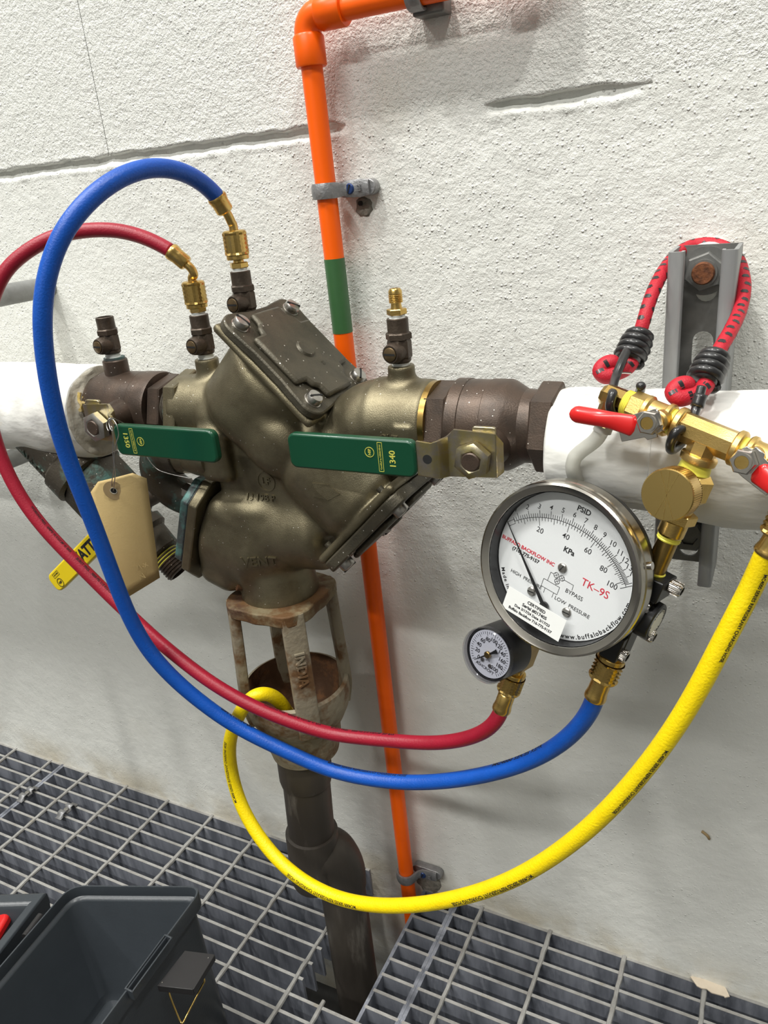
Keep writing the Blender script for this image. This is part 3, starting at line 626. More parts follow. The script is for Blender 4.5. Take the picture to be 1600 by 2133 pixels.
def cover(C, n, e, dz, hx, hy, lab, th=.0075):
    T = ax(C+n*dz, e, np.cross(n, e), n); b = MB()
    b.prism(T, ears(hx, hy, .0125, .0028), th)
    c = obj('cover', b, M['cover'], bf, bevel=.0014, label=lab)
    pl = []; hx2, hy2 = hx+.004, hy+.0035
    for sx, sy in ((1, 1), (-1, 1), (-1, -1), (1, -1)):
        k = [(sx*hx2, sy*(hy2-.019)), (sx*(hx2-.010), sy*(hy2-.0185)), (sx*(hx2-.013), sy*(hy2-.0135)), (sx*(hx2-.019), sy*(hy2-.012)), (sx*(hx2-.0195), sy*hy2)]
        pl += k if sx*sy > 0 else k[::-1]
    b = MB().prism(mv(T, z=th-.0004), [p for p in pl], .0052); obj('raised_panel', b, M['cover'], c, bevel=.0024)
    b = MB().lathe(mv(T, x=.001, y=.001, z=th+.0044), [(0, 0), (.0085, 0), (.0068, .0022), (0, .0026)], 24); obj('centre_boss', b, M['cover'], c)
    for sx in (-1, 1):
        for sy in (-1, 1): slotted(mv(T, x=sx*hx, y=sy*hy, z=th), bf, ang=random.uniform(0, PI))
    return T
T1 = cover(C1, n1, e1, -.0128, .0385, .034, 'dark upper cover plate', .0072)
obj('cover_mark', MB().text(mv(T1, x=.017, y=.006, z=.0118), '88', .0045, dep=.0004), M['cover'], bf)
T2 = cover(C2, n2, e2, -.0138, .0362, .034, 'dark lower cover plate', .0095)
for sx in (-1, 1): obj('bolt_end', MB().cyl(mv(T2, x=sx*.0362, y=.034, z=-.011), .0028, .004, 14), M['cover'], bf)
# relief valve flange, gasket and patinated cover
oc = lambda a, b_, c: [(a, b_-c), (a-c, b_), (-a+c, b_), (-a, b_-c), (-a, -b_+c), (-a+c, -b_), (a-c, -b_), (a, -b_+c)]
TR = ax(CR-nR*.0145, eR, np.cross(nR, eR), nR)
obj('relief_flange', MB().prism(TR, oc(.0505, .0435, .017), .0088), M['bronze'], bf, bevel=.0012)
obj('gasket', MB().prism(mv(TR, z=.0088), oc(.048, .041, .016), .0018), M['rubber'], bf)
rc = obj('relief_cover', MB().prism(mv(TR, z=.0106, x=.002), oc(.0455, .0415, .016), .0078), M['patina'], bf, bevel=.0012, label='blue green patinated side cover')
obj('cover_boss', MB().lathe(mv(TR, z=.018, x=.012), [(0, 0), (.027, 0), (.024, .008), (.015, .012), (0, .012)], 32), M['patina'], rc)
for x, y in ((-.032, .027), (-.032, -.027), (.034, .027), (.034, -.027)): obj('hex_bolt', MB().hexa(mv(TR, x=x, y=y, z=.0184), .0118, .0062), M['chrome'], bf)
obj('bolt_end', MB().sphere(fr(CR-eR*.046-nR*.004+V3((0, -.025, 0))), .0034), M['chrome'], bf)
obj('drain_lug', MB().lathe(fr(CR-eR*.058+nR*.004, (-.7, 0, -.7)), [(0, -.006), (.0085, -.006), (.010, .004), (.006, .010), (0, .010)], 20), M['elbow_dark'], bf)
# sensing elbow: brass collar into a dark return bend ending on the relief cover
by = -.127
obj('collar', MB().lathe(fr((-.412, by, .580), (-1, 0, -.02)), [(0, 0), (.0165, 0), (.0172, .002), (.0172, .014), (.0150, .024), (.0160, .026), (.0160, .042), (0, .042)], 32), M['bronze'], bf)
P = spline([(-.451, by, .5795), (-.462, by+.001, .5785), (-.4765, by+.004, .570), (-.4815, by+.008, .554), (-.4765, by+.013, .540), (-.466, by+.018, .531), (-.452, by+.022, .528)], 6)
b = MB().tube(P, [.0155+.0012*math.sin(PI*i/(len(P)-1)) for i in range(len(P))], 24); b.ring(fr((-.446, by, .580), (-1, 0, -.02)), .0178, .012, .008, 32)
obj('sensing_elbow', b, M['elbow_dark'], bf, label='grey green return elbow')
b = MB()
for k in range(22):
    a = -.9+k*.085; b.box(fr((-.4475, by-.0172*math.cos(a), .580+.0172*math.sin(a)), (1, 0, 0)), .001, .0009, .0045)
obj('knurled_edge', b, M['elbow_dark'], bf, kind='stuff')

# ---------------------------------------------------------------- ball valves with green levers
def ball_valve(label, prof, hexes, stem, grip, txt, cx, flip, x_ref):
    t = thing('ball_valve', label, 'valve', (x_ref, -.1, .6105))
    b = MB().lathe(fr((0, -.1, .6105), (1, 0, 0)), [(r, x) for x, r in prof], 48)
    obj('body', b, M['valve'], t, ang=25)
    for x0, x1, af in hexes: obj('hex_end', MB().hexa(fr((x0, -.1, .6105), (1, 0, 0)), af, x1-x0, .0012, .2), M['valve'], t)
    sx, sz = stem
    obj('stem_boss', MB().lathe(fr((sx, -.115, sz), (0, -1, 0)), [(0, 0), (.0165, 0), (.0145, .02), (.0135, .032), (.0085, .034), (.0085, .038), (0, .038)], 28), M['valve'], t)
    g0, g1, gz = grip; d = -1 if g0 < sx else 1; yb_, yg = -.1525, -.1635
    P = [(sx-d*.017, yb_+.004, sz), (sx-d*.0145, yb_, sz), (sx+d*.014, yb_, sz), (sx+d*.0185, yb_-.0015, sz), (sx+d*.0225, yg+.0012, sz), (sx+d*.026, yg, sz), (g0, yg, gz)]
    br = MB(); hw = [.010, .0125, .014, .0138, .0128, .0118, .0118]; X = []
    for k, p in enumerate(P):
        q = V3(P[min(k+1, 6)])-V3(P[max(k-1, 0)]); nn = unit((q[1], -q[0], 0))*d*-1; nn = nn*(1 if nn[1] < 0 else -1)
        up = .0045 if k in (1, 2) else 0
        X.append([V3(p)+(0, 0, hw[k]+up)+nn*.0013, V3(p)-(0, 0, hw[k])+nn*.0013, V3(p)-(0, 0, hw[k])-nn*.0013, V3(p)+(0, 0, hw[k]+up)-nn*.0013, V3(p)+(0, 0, hw[k]+up)+nn*.0013])
    X = np.array(X); br.grid(X if d > 0 else X[:, ::-1]); br.add(X[0][:4], [(0, 1, 2, 3)]); br.add(X[-1][:4], [(0, 1, 2, 3)])
    br.prism(fr((sx-d*.006, yb_+.004, sz+.0165), (0, -1, 0)), rrect(.016, .008, .002, 3), .0028)
    lv = obj('lever', br, M['zinc'], t, bevel=.0005, ang=50)
    if d < 0: obj('lever_hole', MB().cyl(fr((g0+.0075, yg-.0012, gz), (0, -1, 0)), .0032, .0003, 20), M['dark'], lv)
    T = fr((sx, yb_-.0012, sz), (0, -1, 0)); nut = obj('hex_nut', MB().lathe(T, [(.0062, 0), (.0105, 0), (.0125, .0012), (.0125, .0068), (.0105, .008), (.0078, .0083), (.0064, .0075)], 6, .35), M['steel' if d > 0 else 'zinc'], t)
    obj('stem', MB().lathe(T, [(0, 0), (.0064, 0), (.0064, .0080), (.0056, .0088), (0, .0088)], 20), M['valve'], t)
    L = abs(g1-g0); c = ((g0+g1)/2, yg-.0032, gz-.0003)
    b = MB().prism(mv(fr(c, (0, -1, 0), (1, 0, 0)), z=-.0064), rrect(L, .0258, .0058, 6), .0068); gp = obj('grip', b, M['green'], t, bevel=.0016, ang=45)
    yt = yg-.0037
    f = 1 if d > 0 else -1
    up = (0, 0, 1)
    # lettering reads along the lever's width
    if d < 0:
        xt = g0-.0165; obj('gold_print', MB().text(fr((xt, yt, gz-.001), (0, -1, 0), (0, 0, 1)), txt, .0062, off=.00006), M['inkg'], gp)
        xb = g0-.0255; xc_ = g0-.0335
    else:
        xt = g0+.0125; obj('gold_print', MB().text(fr((xt, yt, gz+.0005), (0, -1, 0), (0, 0, -1)), txt, .0066, off=.00006), M['inkg'], gp)
        xb = g0+.0195; xc_ = g0+.0275
    dr = (0, 0, 1) if d < 0 else (0, 0, -1)
    b = MB().text(fr((xb, yt, gz), (0, -1, 0), dr), 'Certified to NSF/ANSI 61', .0017); T = fr((xb, yt, gz), (0, -1, 0), dr)
    for (a_, b_, w_, h_) in ((0, .0017, .0205, .0003), (0, -.0017, .0205, .0003), (.0102, 0, .0003, .0035), (-.0102, 0, .0003, .0035)): b.box(mv(T, x=a_, y=b_), w_, h_, .0002)
    obj('gold_print', b, M['inkg'], gp)
    T = fr((xc_, yt, gz+(.003 if d < 0 else 0)), (0, -1, 0), dr); b = MB().text(T, 'NSF', .0027, off=.00004); b.ring(T, .0036, .0032, .0002, 28); obj('gold_print', b, M['inkg'], gp)
    return t
gR0, gR1 = (-0.2095, -0.1650, 0.6053)[0], (-0.3085, -0.1650, 0.6054)[0]; gL0, gL1 = (-0.4755, -0.1650, 0.6037)[0], (-0.3740, -0.1650, 0.6011)[0]
ball_valve('brown bronze ball valve right of the big bronze body, green lever marked 1340',
    [(-.224, .0), (-.224, .024), (-.2065, .0255), (-.206, .0305), (-.2045, .0318), (-.196, .0318), (-.1955, .0312), (-.18, .0312), (-.1795, .0318), (-.1665, .0318), (-.1635, .0305), (-.155, .0255), (-.13, .0245), (-.13, 0)],
    [(-.2235, -.2065, .0515), (-.147, -.1315, .0535)], (-.1735, .6042), (gR0, gR1, .6052), '1340', 0, 0, -.18)
ball_valve('brown bronze ball valve left of the big bronze body, green lever marked 1350',
    [(-.578, 0), (-.578, .0255), (-.553, .0262), (-.547, .0295), (-.540, .0308), (-.4985, .0308), (-.498, .0303), (-.4972, .0312), (-.481, .0314), (-.478, .0305), (-.4778, .022), (-.455, .022), (-.455, 0)],
    [(-.4775, -.4645, .051)], (-.5035, .6095), (gL0, gL1, .6030), '1350', 0, 0, -.51)
b = MB()
for k in range(4): b.ring(fr((-.4645+.0022*k, -.1, .6105), (1, 0, 0)), .0238, .02, .0016, 40)
tag(obj('threaded_nipple', b.cyl(fr((-.466, -.1, .6105), (1, 0, 0)), .0225, .012, 40), M['elbow_dark']), 'green stained threaded nipple between the left ball valve and the bronze body', 'fitting')

# ---------------------------------------------------------------- test cocks
KZ = .9
def test_cock(label, base, adapter=None, dx=0., tape_top=True, dr=(-.1, -1, 0)):
    x, y, z = base; t = thing('test_cock', label, 'valve', base, 'test cocks'); T = fr(base)@np.diag((1, 1, KZ, 1))
    obj('sealing_tape', MB().lathe(T, [(0, -.006), (.0066, -.006), (.0068, .0005), (.0062, .0008), (.0066, .0024), (.0060, .0028), (.0063, .005), (0, .005)], 24), M['ptfe'], t)
    Tb = mv(T, z=.004); b = MB().lathe(Tb, [(0, 0), (.0070, 0), (.0078, .0012), (.0078, .0035)], 24)
    b.lathe(Tb, [(.0078, .003), (.0088, .0045), (.0088, .0165), (.0080, .0185)], 8, .39); b.lathe(Tb, [(.0080, .018), (.0096, .0186), (.0096, .0228), (.0088, .0238), (.0079, .0242)], 6, .2)
    b.lathe(Tb, [(.0079, .0235), (.0077, .0245), (.0077, .0345), (.0072, .0350), (.0058, .0350), (.0056, .030), (0, .030)], 24); obj('body', b, M['cock'], t, ang=30)
    d = unit(dr); Ts = fr(V3(base)+(0, 0, .0118), d)
    obj('stem_boss', MB().lathe(Ts, [(0, .002), (.0078, .002), (.0074, .010), (.0068, .0125), (.0062, .0136), (.0054, .0136), (.0054, .0128), (0, .0128)], 24), M['cock'], t)
    b = MB().lathe(Ts, [(.0002, .012), (.0050, .012), (.0050, .0140), (.0044, .0144), (0, .0144)], 24); st = obj('stem', b, M['stemm'], t)
    obj('screw_slot', MB().box(mv(rz(Ts, PI/2 if abs(d[0]) < .5 else 0), z=.0143), .0014, .0088, .0006), M['dark'], st)
    if adapter:
        Ta = mv(Tb, z=.0338); obj('sealing_tape', MB().lathe(Ta, [(0, -.004), (.0058, -.004), (.0059, .0012), (.0055, .0016), (.0058, .003), (.0055, .004), (0, .004)], 20), M['ptfe'], t)
        b = MB().hexa(mv(Ta, z=.0036), .0125, .0046, .0006, .3)
        b.lathe(Ta, [(0, .008), (.0042, .008), (.0038, .0105), (.0036, .0125)], 20)
        pr = [(.0036, .0125)]
        for k in range(5): pr += [(.0050, .0128+k*.0013), (.0050, .0132+k*.0013), (.0045, .0137+k*.0013)]
        pr += [(.0048, .0192), (.0048, .0215), (.0036, .0235), (.0024, .0236), (.0022, .020), (0, .020)]
        b.lathe(Ta, pr, 20); obj('flare_adapter', b, M['brass'], t)
    return t
zt4 = (-0.2478, -0.1000, 0.6508); test_cock('test cock on the outlet, right of the orange pipe, with a bare brass flare fitting', (-.2475, -.1, .6500), True)
test_cock('test cock on the bronze inlet, under the brass coupling of the red hose', (-.4245, -.1, .6545), True)
test_cock('test cock behind the dark cover, under the brass coupling of the blue hose', (-.377, -.1, .6865), True)
obj_ = thing('valve_boss', 'brown threaded boss on the left ball valve, beside the cracked pipe insulation', 'fitting', (-.527, -.1, .638))
obj('boss', MB().lathe(fr((-.527, -.1, .618)), [(0, 0), (.0125, 0), (.0108, .018), (.0108, .0335), (.0100, .0345), (0, .0345)], 28), M['valve'], obj_)
obj('green_crust', MB().ring(fr((-.527, -.1, .6525)), .0092, .006, .0018, 28), M['patina'], obj_)
test_cock('open topped test cock without any fitting, left of the red hose coupling', (-.528, -.1, .654), None)

# ---------------------------------------------------------------- Y strainer, its drain fittings and the yellow lever below the left pipe
ds = unit((s2, 0, -s2)); A = V3((-.666, -.098, .606)); t = thing('pipe_strainer', 'dark bronze strainer slanting down behind the tan tag, with threaded drain end', 'valve', tuple(A+ds*.1))
b = MB().lathe(fr(A, ds), [(0, .0), (.033, .0), (.033, .075), (.036, .078), (.036, .098), (.031, .100)], 32); b.lathe(fr(A, ds), [(.031, .1), (.0335, .1), (.0335, .13), (.030, .134), (.022, .135)], 6, .3)
b.lathe(fr(A, ds), [(.0, .134), (.024, .134), (.024, .16), (.020, .163), (.020, .167), (.024, .169), (.024, .178), (.020, .182), (.0185, .202), (.0165, .204), (0, .204)], 32)
obj('body', b, M['elbow_dark'], t, ang=40)
nl = V3((-.25, -.85, -.10)); nl = unit(nl-ds*(nl@ds)); obj('cast_letters', MB().text(fr(A+ds*.060+nl*.0328, nl, ds), 'A16 CF8', .0105, dep=.0011), M['elbow_dark'], t)
obj('sealing_tape', MB().cyl(fr(A+ds*.182, ds), .0193, .003, 28), M['tape'], t)
pr = [(0, .203)]
for k in range(8): pr += [(.0138, .2035+k*.0031), (.0138, .2045+k*.0031), (.0126, .2052+k*.0031), (.0126, .2062+k*.0031)]
pr += [(.0126, .228), (.0105, .2285), (.0105, .215), (0, .215)]
obj('threaded_end', MB().lathe(fr(A, ds), pr, 28), M['valve'], t); 
b = MB()
for k in (0, 1, 2): b.ring(fr(A+ds*(.2052+k*.0031), ds), .0133, .012, .0011, 28)
obj('sealing_tape', b, M['tape'], t)
YT, YB = V3((-0.5304, -0.1350, 0.5124)), V3((-0.6379, -0.1350, 0.4321)); yd = unit(YB-YT); yL = np.linalg.norm(YB-YT); yn = unit(np.cross(yd, np.cross(yd, (0, 1, 0)))); yn = yn*(-1 if yn[1] > 0 else 1)
t = thing('lever_valve', 'small drain ball valve with a bright yellow lever, mostly behind the tan tag', 'valve', tuple(YT))
Ty = fr((YT+YB)/2, yn, yd)
lv = obj('yellow_lever', MB().prism(mv(Ty, z=-.0035), rrect(yL+.01, .0205, .007, 6), .007), M['yellowv'], t, bevel=.0016)
obj('lever_arm', MB().box(mv(Ty, x=-yL/2-.012, z=-.0005), .04, .016, .0028), M['zinc'], t, bevel=.0004)
obj('stem', MB().cyl(fr(YT-yd*.020+yn*.002, -yn), .008, .036, 20), M['valve'], t)
obj('lever_print', MB().text(rz(mv(Ty, x=-.003, z=.0036), PI), 'WATTS', .0155, off=.0006), M['ink'], lv)
Tq = mv(Ty, x=yL/2-.009, y=.004, z=.0036); b = MB().ring(Tq, .0048, .0042, .0002, 28).text(rz(Tq, PI), 'NSF', .0034, off=.0001); b.text(rz(mv(Ty, x=yL/2-.011, y=-.005, z=.0036), PI), 'CERTIFIED', .0020)
for (u_, v_, w_, h_) in ((0, .0022, .011, .0003), (0, -.0022, .011, .0003), (.0055, 0, .0003, .0044), (-.0055, 0, .0003, .0044)): b.box(mv(Ty, x=yL/2-.011+u_, y=-.005+v_, z=.0036), w_, h_, .0002)
b.box(mv(Ty, x=-yL/2+.008, y=0, z=.0036), .0004, .010, .0002); b.text(rz(mv(Ty, x=-yL/2+.015, y=-.003, z=.0036), PI), '90 OPEN', .0024)
for y_ in (-.005, .005): b.prism(mv(Ty, x=-yL/2+.008, y=y_, z=.0036), [(-.0014, 0), (.0014, 0), (0, .002 if y_ > 0 else -.002)], .0002)
obj('lever_print', b, M['ink'], lv)

# ---------------------------------------------------------------- air gap cup and the drain pipe
cc = V3((-.3845, -.1025, 0)); zr, zb_ = .4455, .338
t = thing('air_gap_fitting', 'rusty cast iron air gap fitting with four legs above an open cup, under the vent', 'fitting', (cc[0], cc[1], .37))
n = 72; b = MB()
def ringr(a): return .0425+.0075*max(0, math.cos(2*(a-PI/4)))**3+.0075*max(0, math.cos(2*(a+PI/4)))**3+.0006*math.sin(11*a)
prof = []
P = [(cc[0]+ringr(2*PI*i/n)*math.cos(2*PI*i/n), cc[1]+ringr(2*PI*i/n)*math.sin(2*PI*i/n)) for i in range(n)]
Q = [(cc[0]+.029*math.cos(2*PI*i/n), cc[1]+.029*math.sin(2*PI*i/n)) for i in range(n)]
vs = [(*p, z) for z in (zr-.011, zr) for p in P]+[(*p, z) for z in (zr-.011, zr) for p in Q]
b.add(vs, [f for i in range(n) for j in [(i+1) % n] for f in ((i, j, n+j, n+i), (n+i, n+j, 3*n+j, 3*n+i), (2*n+j, 2*n+i, 3*n+i, 3*n+j), (j, i, 2*n+i, 2*n+j))])
obj('top_ring', b, M['rust_ring'], t, bevel=.0012)
for k in range(4):
    a = PI/4+k*PI/2; d = V3((math.cos(a), math.sin(a), 0)); P = [cc+d*r+(0, 0, z) for r, z in ((.0440, zr-.001), (.0445, zr-.012), (.0458, .40), (.0478, .358), (.0480, .336), (.0445, .318))]
    b = MB().sweep(spline(P, 4), [(q*1., w_) for q, w_ in rrect(.0095, .0205, .0030, 2)], d); lg = obj('leg', b, M['rust'], t)
    if k == 3: obj('cast_letters', MB().text(fr(cc+d*.0518+(0, 0, .393), d+V3((0, 0, .05)), (d*.05)-V3((0, 0, 1))), 'INDIA', .0125, dep=.0012, off=.0002), M['rust'], lg)
b = MB().lathe(fr((cc[0], cc[1], 0)), [(.0465, .350), (.0500, .3485), (.0505, .335), (.0480, .322), (.0420, .309), (.0375, .302), (.0365, .284), (.0345, .278), (.0330, .2705), (.0255, .2705)], 56); obj('cup', b, M['rust'], t)
b = MB().lathe(fr((cc[0], cc[1], 0)), [(.0465, .350), (.0455, .338), (.041, .322), (.032, .311), (.02, .306), (0, .305)][::-1], 56); obj('cup_lining', b, M['rust_heavy'], t, label='dark rusted inside of the cup')
obj('set_screw', MB().hexa(fr(cc+V3((-.024, -.032, zr-.013)), (0, 0, 1)), .010, .006), M['rust_heavy'], t)
obj('set_screw', MB().cyl(fr((cc[0]-.021, cc[1]-.022, .4585), (-.6, -.8, .3)), .0040, .0080, 14), M['rust_heavy'], t)
obj('rust_beads', MB().grid(np.array([[(cc[0]+.02+.011*i/9, cc[1]+.01-.02*j/9, .3105+.004*rng.random()) for j in range(10)] for i in range(10)])), M['rust_heavy'], t, kind='stuff')
dp0, dp1 = V3((-.3868, -.1040, .272)), V3((-.393, -.1085, .10)); dd = unit(dp1-dp0); Td = fr(dp0, dd)
t = thing('drain_pipe', 'dirty dark drain pipe dropping from the rusty cup through the grating', 'pipe', (-.385, -.1, .0))
obj('coupling', MB().lathe(Td, [(0, -.002), (.0262, -.002), (.0270, 0), (.0265, .035), (.0252, .041), (.0235, .042)], 40), M['abs'], t)
obj('upper_pipe', MB().cyl(fr(dp0+dd*.03, dd), .0238, .09, 40), M['abs'], t)
obj('socket', MB().lathe(fr(dp0+dd*.106, dd), [(.0236, 0), (.0268, .0005), (.0272, .002), (.0268, .062), (.0250, .068), (.0, .068)], 40), M['abs'], t)
lx, ly = -.3715, -.094
P = spline([(-.392, -.1075, .128), (-.386, -.104, .134), (-.377, -.098, .130), (lx, ly, .108), (lx, ly, .085)], 6); obj('elbow', MB().tube(P, .0262, 32), M['abs'], t)
obj('lower_pipe', MB().cyl(fr((lx, ly, .095), (0, 0, -1)), .0243, .353, 40), M['abs'], t)
for k in range(5):
    a = -2.3+.5*k; x = lx+.0246*math.cos(a); y = ly+.0246*math.sin(a)

# ---------------------------------------------------------------- the hanging test kit: one tilted frame in millimetres (u along, v up, d towards the wall)
GX, GY, GZ = [V3(q) for q in ((0.9245, -0.2796, -0.2591), (0.2351, 0.9532, -0.1900), (0.3001, 0.1148, 0.9470))]; GC = V3((-.1139, -.18, .5446))
def RP(u, v, d=0.): return GC+(GX*u+GZ*v+GY*d)*.001
def RF(u, v, d, z='d', x=None):
    """frame at a point of the kit, its z axis along u, v, d or their opposites"""
    D = {'u': GX, 'v': GZ, 'd': GY, '-u': -GX, '-v': -GZ, '-d': -GY}
    return fr(RP(u, v, d), D[z] if isinstance(z, str) else z, D[x] if isinstance(x, str) else (GX if x is None and z in ('d', '-d', 'v', '-v') else (GZ if x is None else x)))
FACE = lambda u, v, d: RF(u, v, d, '-d', 'u')          # reads upright from the front
def fit_text(b, T, t, w, al='CENTER', off=0.):
    vs, fs = text_geo(t, 1., al, .02, off); k = w/(vs[:, 0].max()-vs[:, 0].min()); vs = vs*(k, k, .003); b.add(vs, fs, T); return k
def line(b, u0, v0, u1, v1, d, wd):
    L = math.hypot(u1-u0, v1-v0); T = rz(FACE((u0+u1)/2, (v0+v1)/2, d), math.atan2(v1-v0, u1-u0)); b.box(T, L*.001, wd*.001, .00008)
dg = thing('differential_gauge', 'large round steel differential pressure gauge with certified sticker, hanging below the right pipe', 'gauge', tuple(RP(0, 0, 15)))
TB = RF(0, 0, 0, 'd')
obj('bezel', MB().lathe(TB, [(.0487, .0115), (.0487, .0016), (.0492, .0004), (.0520, -.0006), (.0532, -.0012), (.0546, -.0004), (.0550, .0012), (.0550, .0042), (.0556, .0052), (.0556, .0135), (.0545, .0145), (.05, .0145)], 96), M['bezel'], dg, ang=28)
obj('bezel_screw', MB().cyl(fr(RP(0, 0, 9)+(GX*.87+GZ*.5)*.0552, GX*.87+GZ*.5), .0024, .0022, 14), M['chrome'], dg)
obj('case', MB().lathe(TB, [(.0545, .0140), (.0550, .016), (.050, .030), (.030, .034), (0, .034)], 64), M['anod'], dg)
obj('inner_wall', MB().lathe(TB, [(.0486, .0012), (.0484, .0112), (.046, .0113)], 72), M['black'], dg)
dl = obj('dial', MB().lathe(TB, [(0, .0110), (.0478, .0110), (.0478, .0113)], 72), M['white'], dg)
obj('window', MB().cyl(mv(TB, z=.0017), .0486, .0008, 64), M['glass'], dg)
PV = (-2.3, -30.2); RA = 57.3
AN = [139., 130.2, 122.4, 114.7, 107.2, 99.9, 92.7, 85.6, 79.2, 72.9, 66.7, 60.7, 56., 51.7, 47.5, 43.5]
psi_a = lambda p: math.radians(np.interp(p, range(16), AN))
D0 = 10.93
bk = MB(); rd = MB(); pol = lambda a, r: (PV[0]+r*math.cos(a), PV[1]+r*math.sin(a))
A_ = np.linspace(psi_a(.55), math.radians(42), 60)
for a, c in zip(A_, A_[1:]): line(bk, *pol(a, RA), *pol(c, RA), D0, .32)
for i in range(3, 76):
    p = i/5; a = psi_a(p)
    if p < .6: continue
    line(bk, *pol(a, RA), *pol(a, RA+(4.6 if i % 5 == 0 else 2.6)), D0, .34)
for i in range(5, 104):
    if i % 2: continue
    a = psi_a(i/6.895); line(bk, *pol(a, RA), *pol(a, RA-(5.4 if i % 20 == 0 else 3.6 if i % 10 == 0 else 2.2)), D0, .32)
for (p, q) in (((.02, 1.4), (.58, 1.4)), ((.02, -1.4), (.58, -1.4))): line(bk, *pol(psi_a(p[0]), RA+p[1]), *pol(psi_a(q[0]), RA+q[1]), D0, .3)
for p in (.02, .58): line(bk, *pol(psi_a(p), RA-1.4), *pol(psi_a(p), RA+1.4), D0, .3)
line(bk, *pol(psi_a(-.05), RA-3), *pol(psi_a(-.05), RA+5), D0, .3); line(bk, *pol(math.radians(42), RA-4), *pol(math.radians(42), RA+4), D0, .35)
for p in range(1, 15):
    a = psi_a(p); bk.text(FACE(*pol(a, RA+6.9), D0), str(p), .0047, dep=.00003, off=.00001)
for kp in (20, 40, 60, 80, 100):
    a = psi_a(kp/6.895); bk.text(FACE(*pol(a, RA-8.4), D0), str(kp), .0050, dep=.00003, off=.00001)
fit_text(bk, FACE(-.7, 39.0, D0), 'PSID', .0092, off=.025); fit_text(bk, FACE(-.5, 10.8, D0), 'KPa', .0076, off=.025)
fit_text(bk, FACE(-27.0, -6.1, D0), '(716) 775-9157', .0208, off=.03)
fit_text(bk, FACE(-21.0, -21.0, D0), 'HIGH  PRESSURE', .0240); fit_text(bk, FACE(12.6, -13.6, D0), 'BYPASS', .0122); fit_text(bk, FACE(14.2, -21.9, D0), 'LOW  PRESSURE', .0252)
def arc_text(b, t, a0, r, size, adv=.66, off=0.):
    a = math.radians(a0)
    for ch in t:
        w_ = {'w': .86, 'i': .34, 'l': .3, '.': .36, ' ': .4, 'm': .95, 'f': .42, 'M': .9, 'U': .78, 'S': .72, 'A': .76, 'k': .6, 'c': .58}.get(ch, .64)*size*1000
        a += w_/2/r
        if ch != ' ': b.text(rz(FACE(r*math.cos(a), r*math.sin(a), D0), a+PI/2), ch, size, dep=.00003, off=off)
        a += w_/2/r
arc_text(bk, 'www.buffalobackflow.com', 287, 45.4, .0042, off=.00009); arc_text(bk, 'Made in USA', 209, 45.2, .0036, off=.00008)
for (u0, v0, u1, v1) in ((-9.8, -19.5, 2.2, -19.5), (-9.8, -14.1, 2.2, -14.1), (-9.8, -19.5, -9.8, -14.1), (2.2, -19.5, 2.2, -14.1), (-7, -14.1, -6.8, -7.8), (-6.8, -7.8, -4.5, -7.8), (3.2, -7.9, 10.0, -8), (10, -8, 10.3, -11.6), (-.8, -13, -.8, -14.1), (-6.7, -19.5, -6.7, -23), (-.3, -19.5, -.3, -23)): line(bk, u0, v0, u1, v1, D0, .3)
for u, v in ((-2.7, -7.7), (1.4, -7.7), (-.8, -11.2)):
    bk.ring(FACE(u, v, D0), .0019, .0016, .00008, 24)
    for s in (1, -1): line(bk, u-1.2, v-1.2*s, u+1.2, v+1.2*s, D0, .26)
obj('black_print', bk, M['ink'], dl)
fit_text(rd, FACE(-26.6, -2.4, D0), 'BUFFALO BACKFLOW INC', .0405, off=.025); fit_text(rd, FACE(23.4, -2.8, D0), 'TK–9S', .0190)
obj('red_print', rd, M['inkr'], dl)
for i, (u, v) in enumerate(((-.5, -1.1), (-14.3, -26.4), (12.4, -26.6))):
    T = FACE(u, v, 10.9); s = obj('dial_screw', MB().lathe(T, [(.0031, 0), (.0031, .0009), (.0024, .0016), (0, .0018)], 24), M['steel'], dg)
    obj('screw_slot', MB().box(rz(mv(T, z=.0017), (1.2, .15, .1)[i]), .0046, .0007, .0005), M['dark'], s)
T = FACE(PV[0], PV[1], 8.6); nd = math.atan2(40, -43.6); b = MB().prism(rz(T, nd), [(-.012, -.0016), (.010, -.0011), (.040, -.0005), (.0585, -.00015), (.0585, .00015), (.040, .0005), (.010, .0011), (-.012, .0016)], .0004); b.cyl(mv(T, z=-.001), .0030, .0018, 24)
b.prism(FACE(-3.5, -45.5, 8.9), rrect(.009, .009, .0008), .0006)
obj('needle', b, M['black'], dg)
st = obj('certified_sticker', MB().box(FACE(-4.3, -34.7, 1.45), .0438, .0160, .00012), M['paper'], dg); b = MB()
for k, (t, w_) in enumerate((('CERTIFIED', .0135), ('Serial #017405', .0185), ('Due 3/17/24 Date 3/17/23', .0268), ('Buffalo Backflow 716-775-9157', .0330))): fit_text(b, FACE(-4.3+(.6, .3, -.4, -.9)[k], -29.9-3.3*k, 1.36), t, w_, off=.03)
obj('sticker_print', b, M['ink'], st)
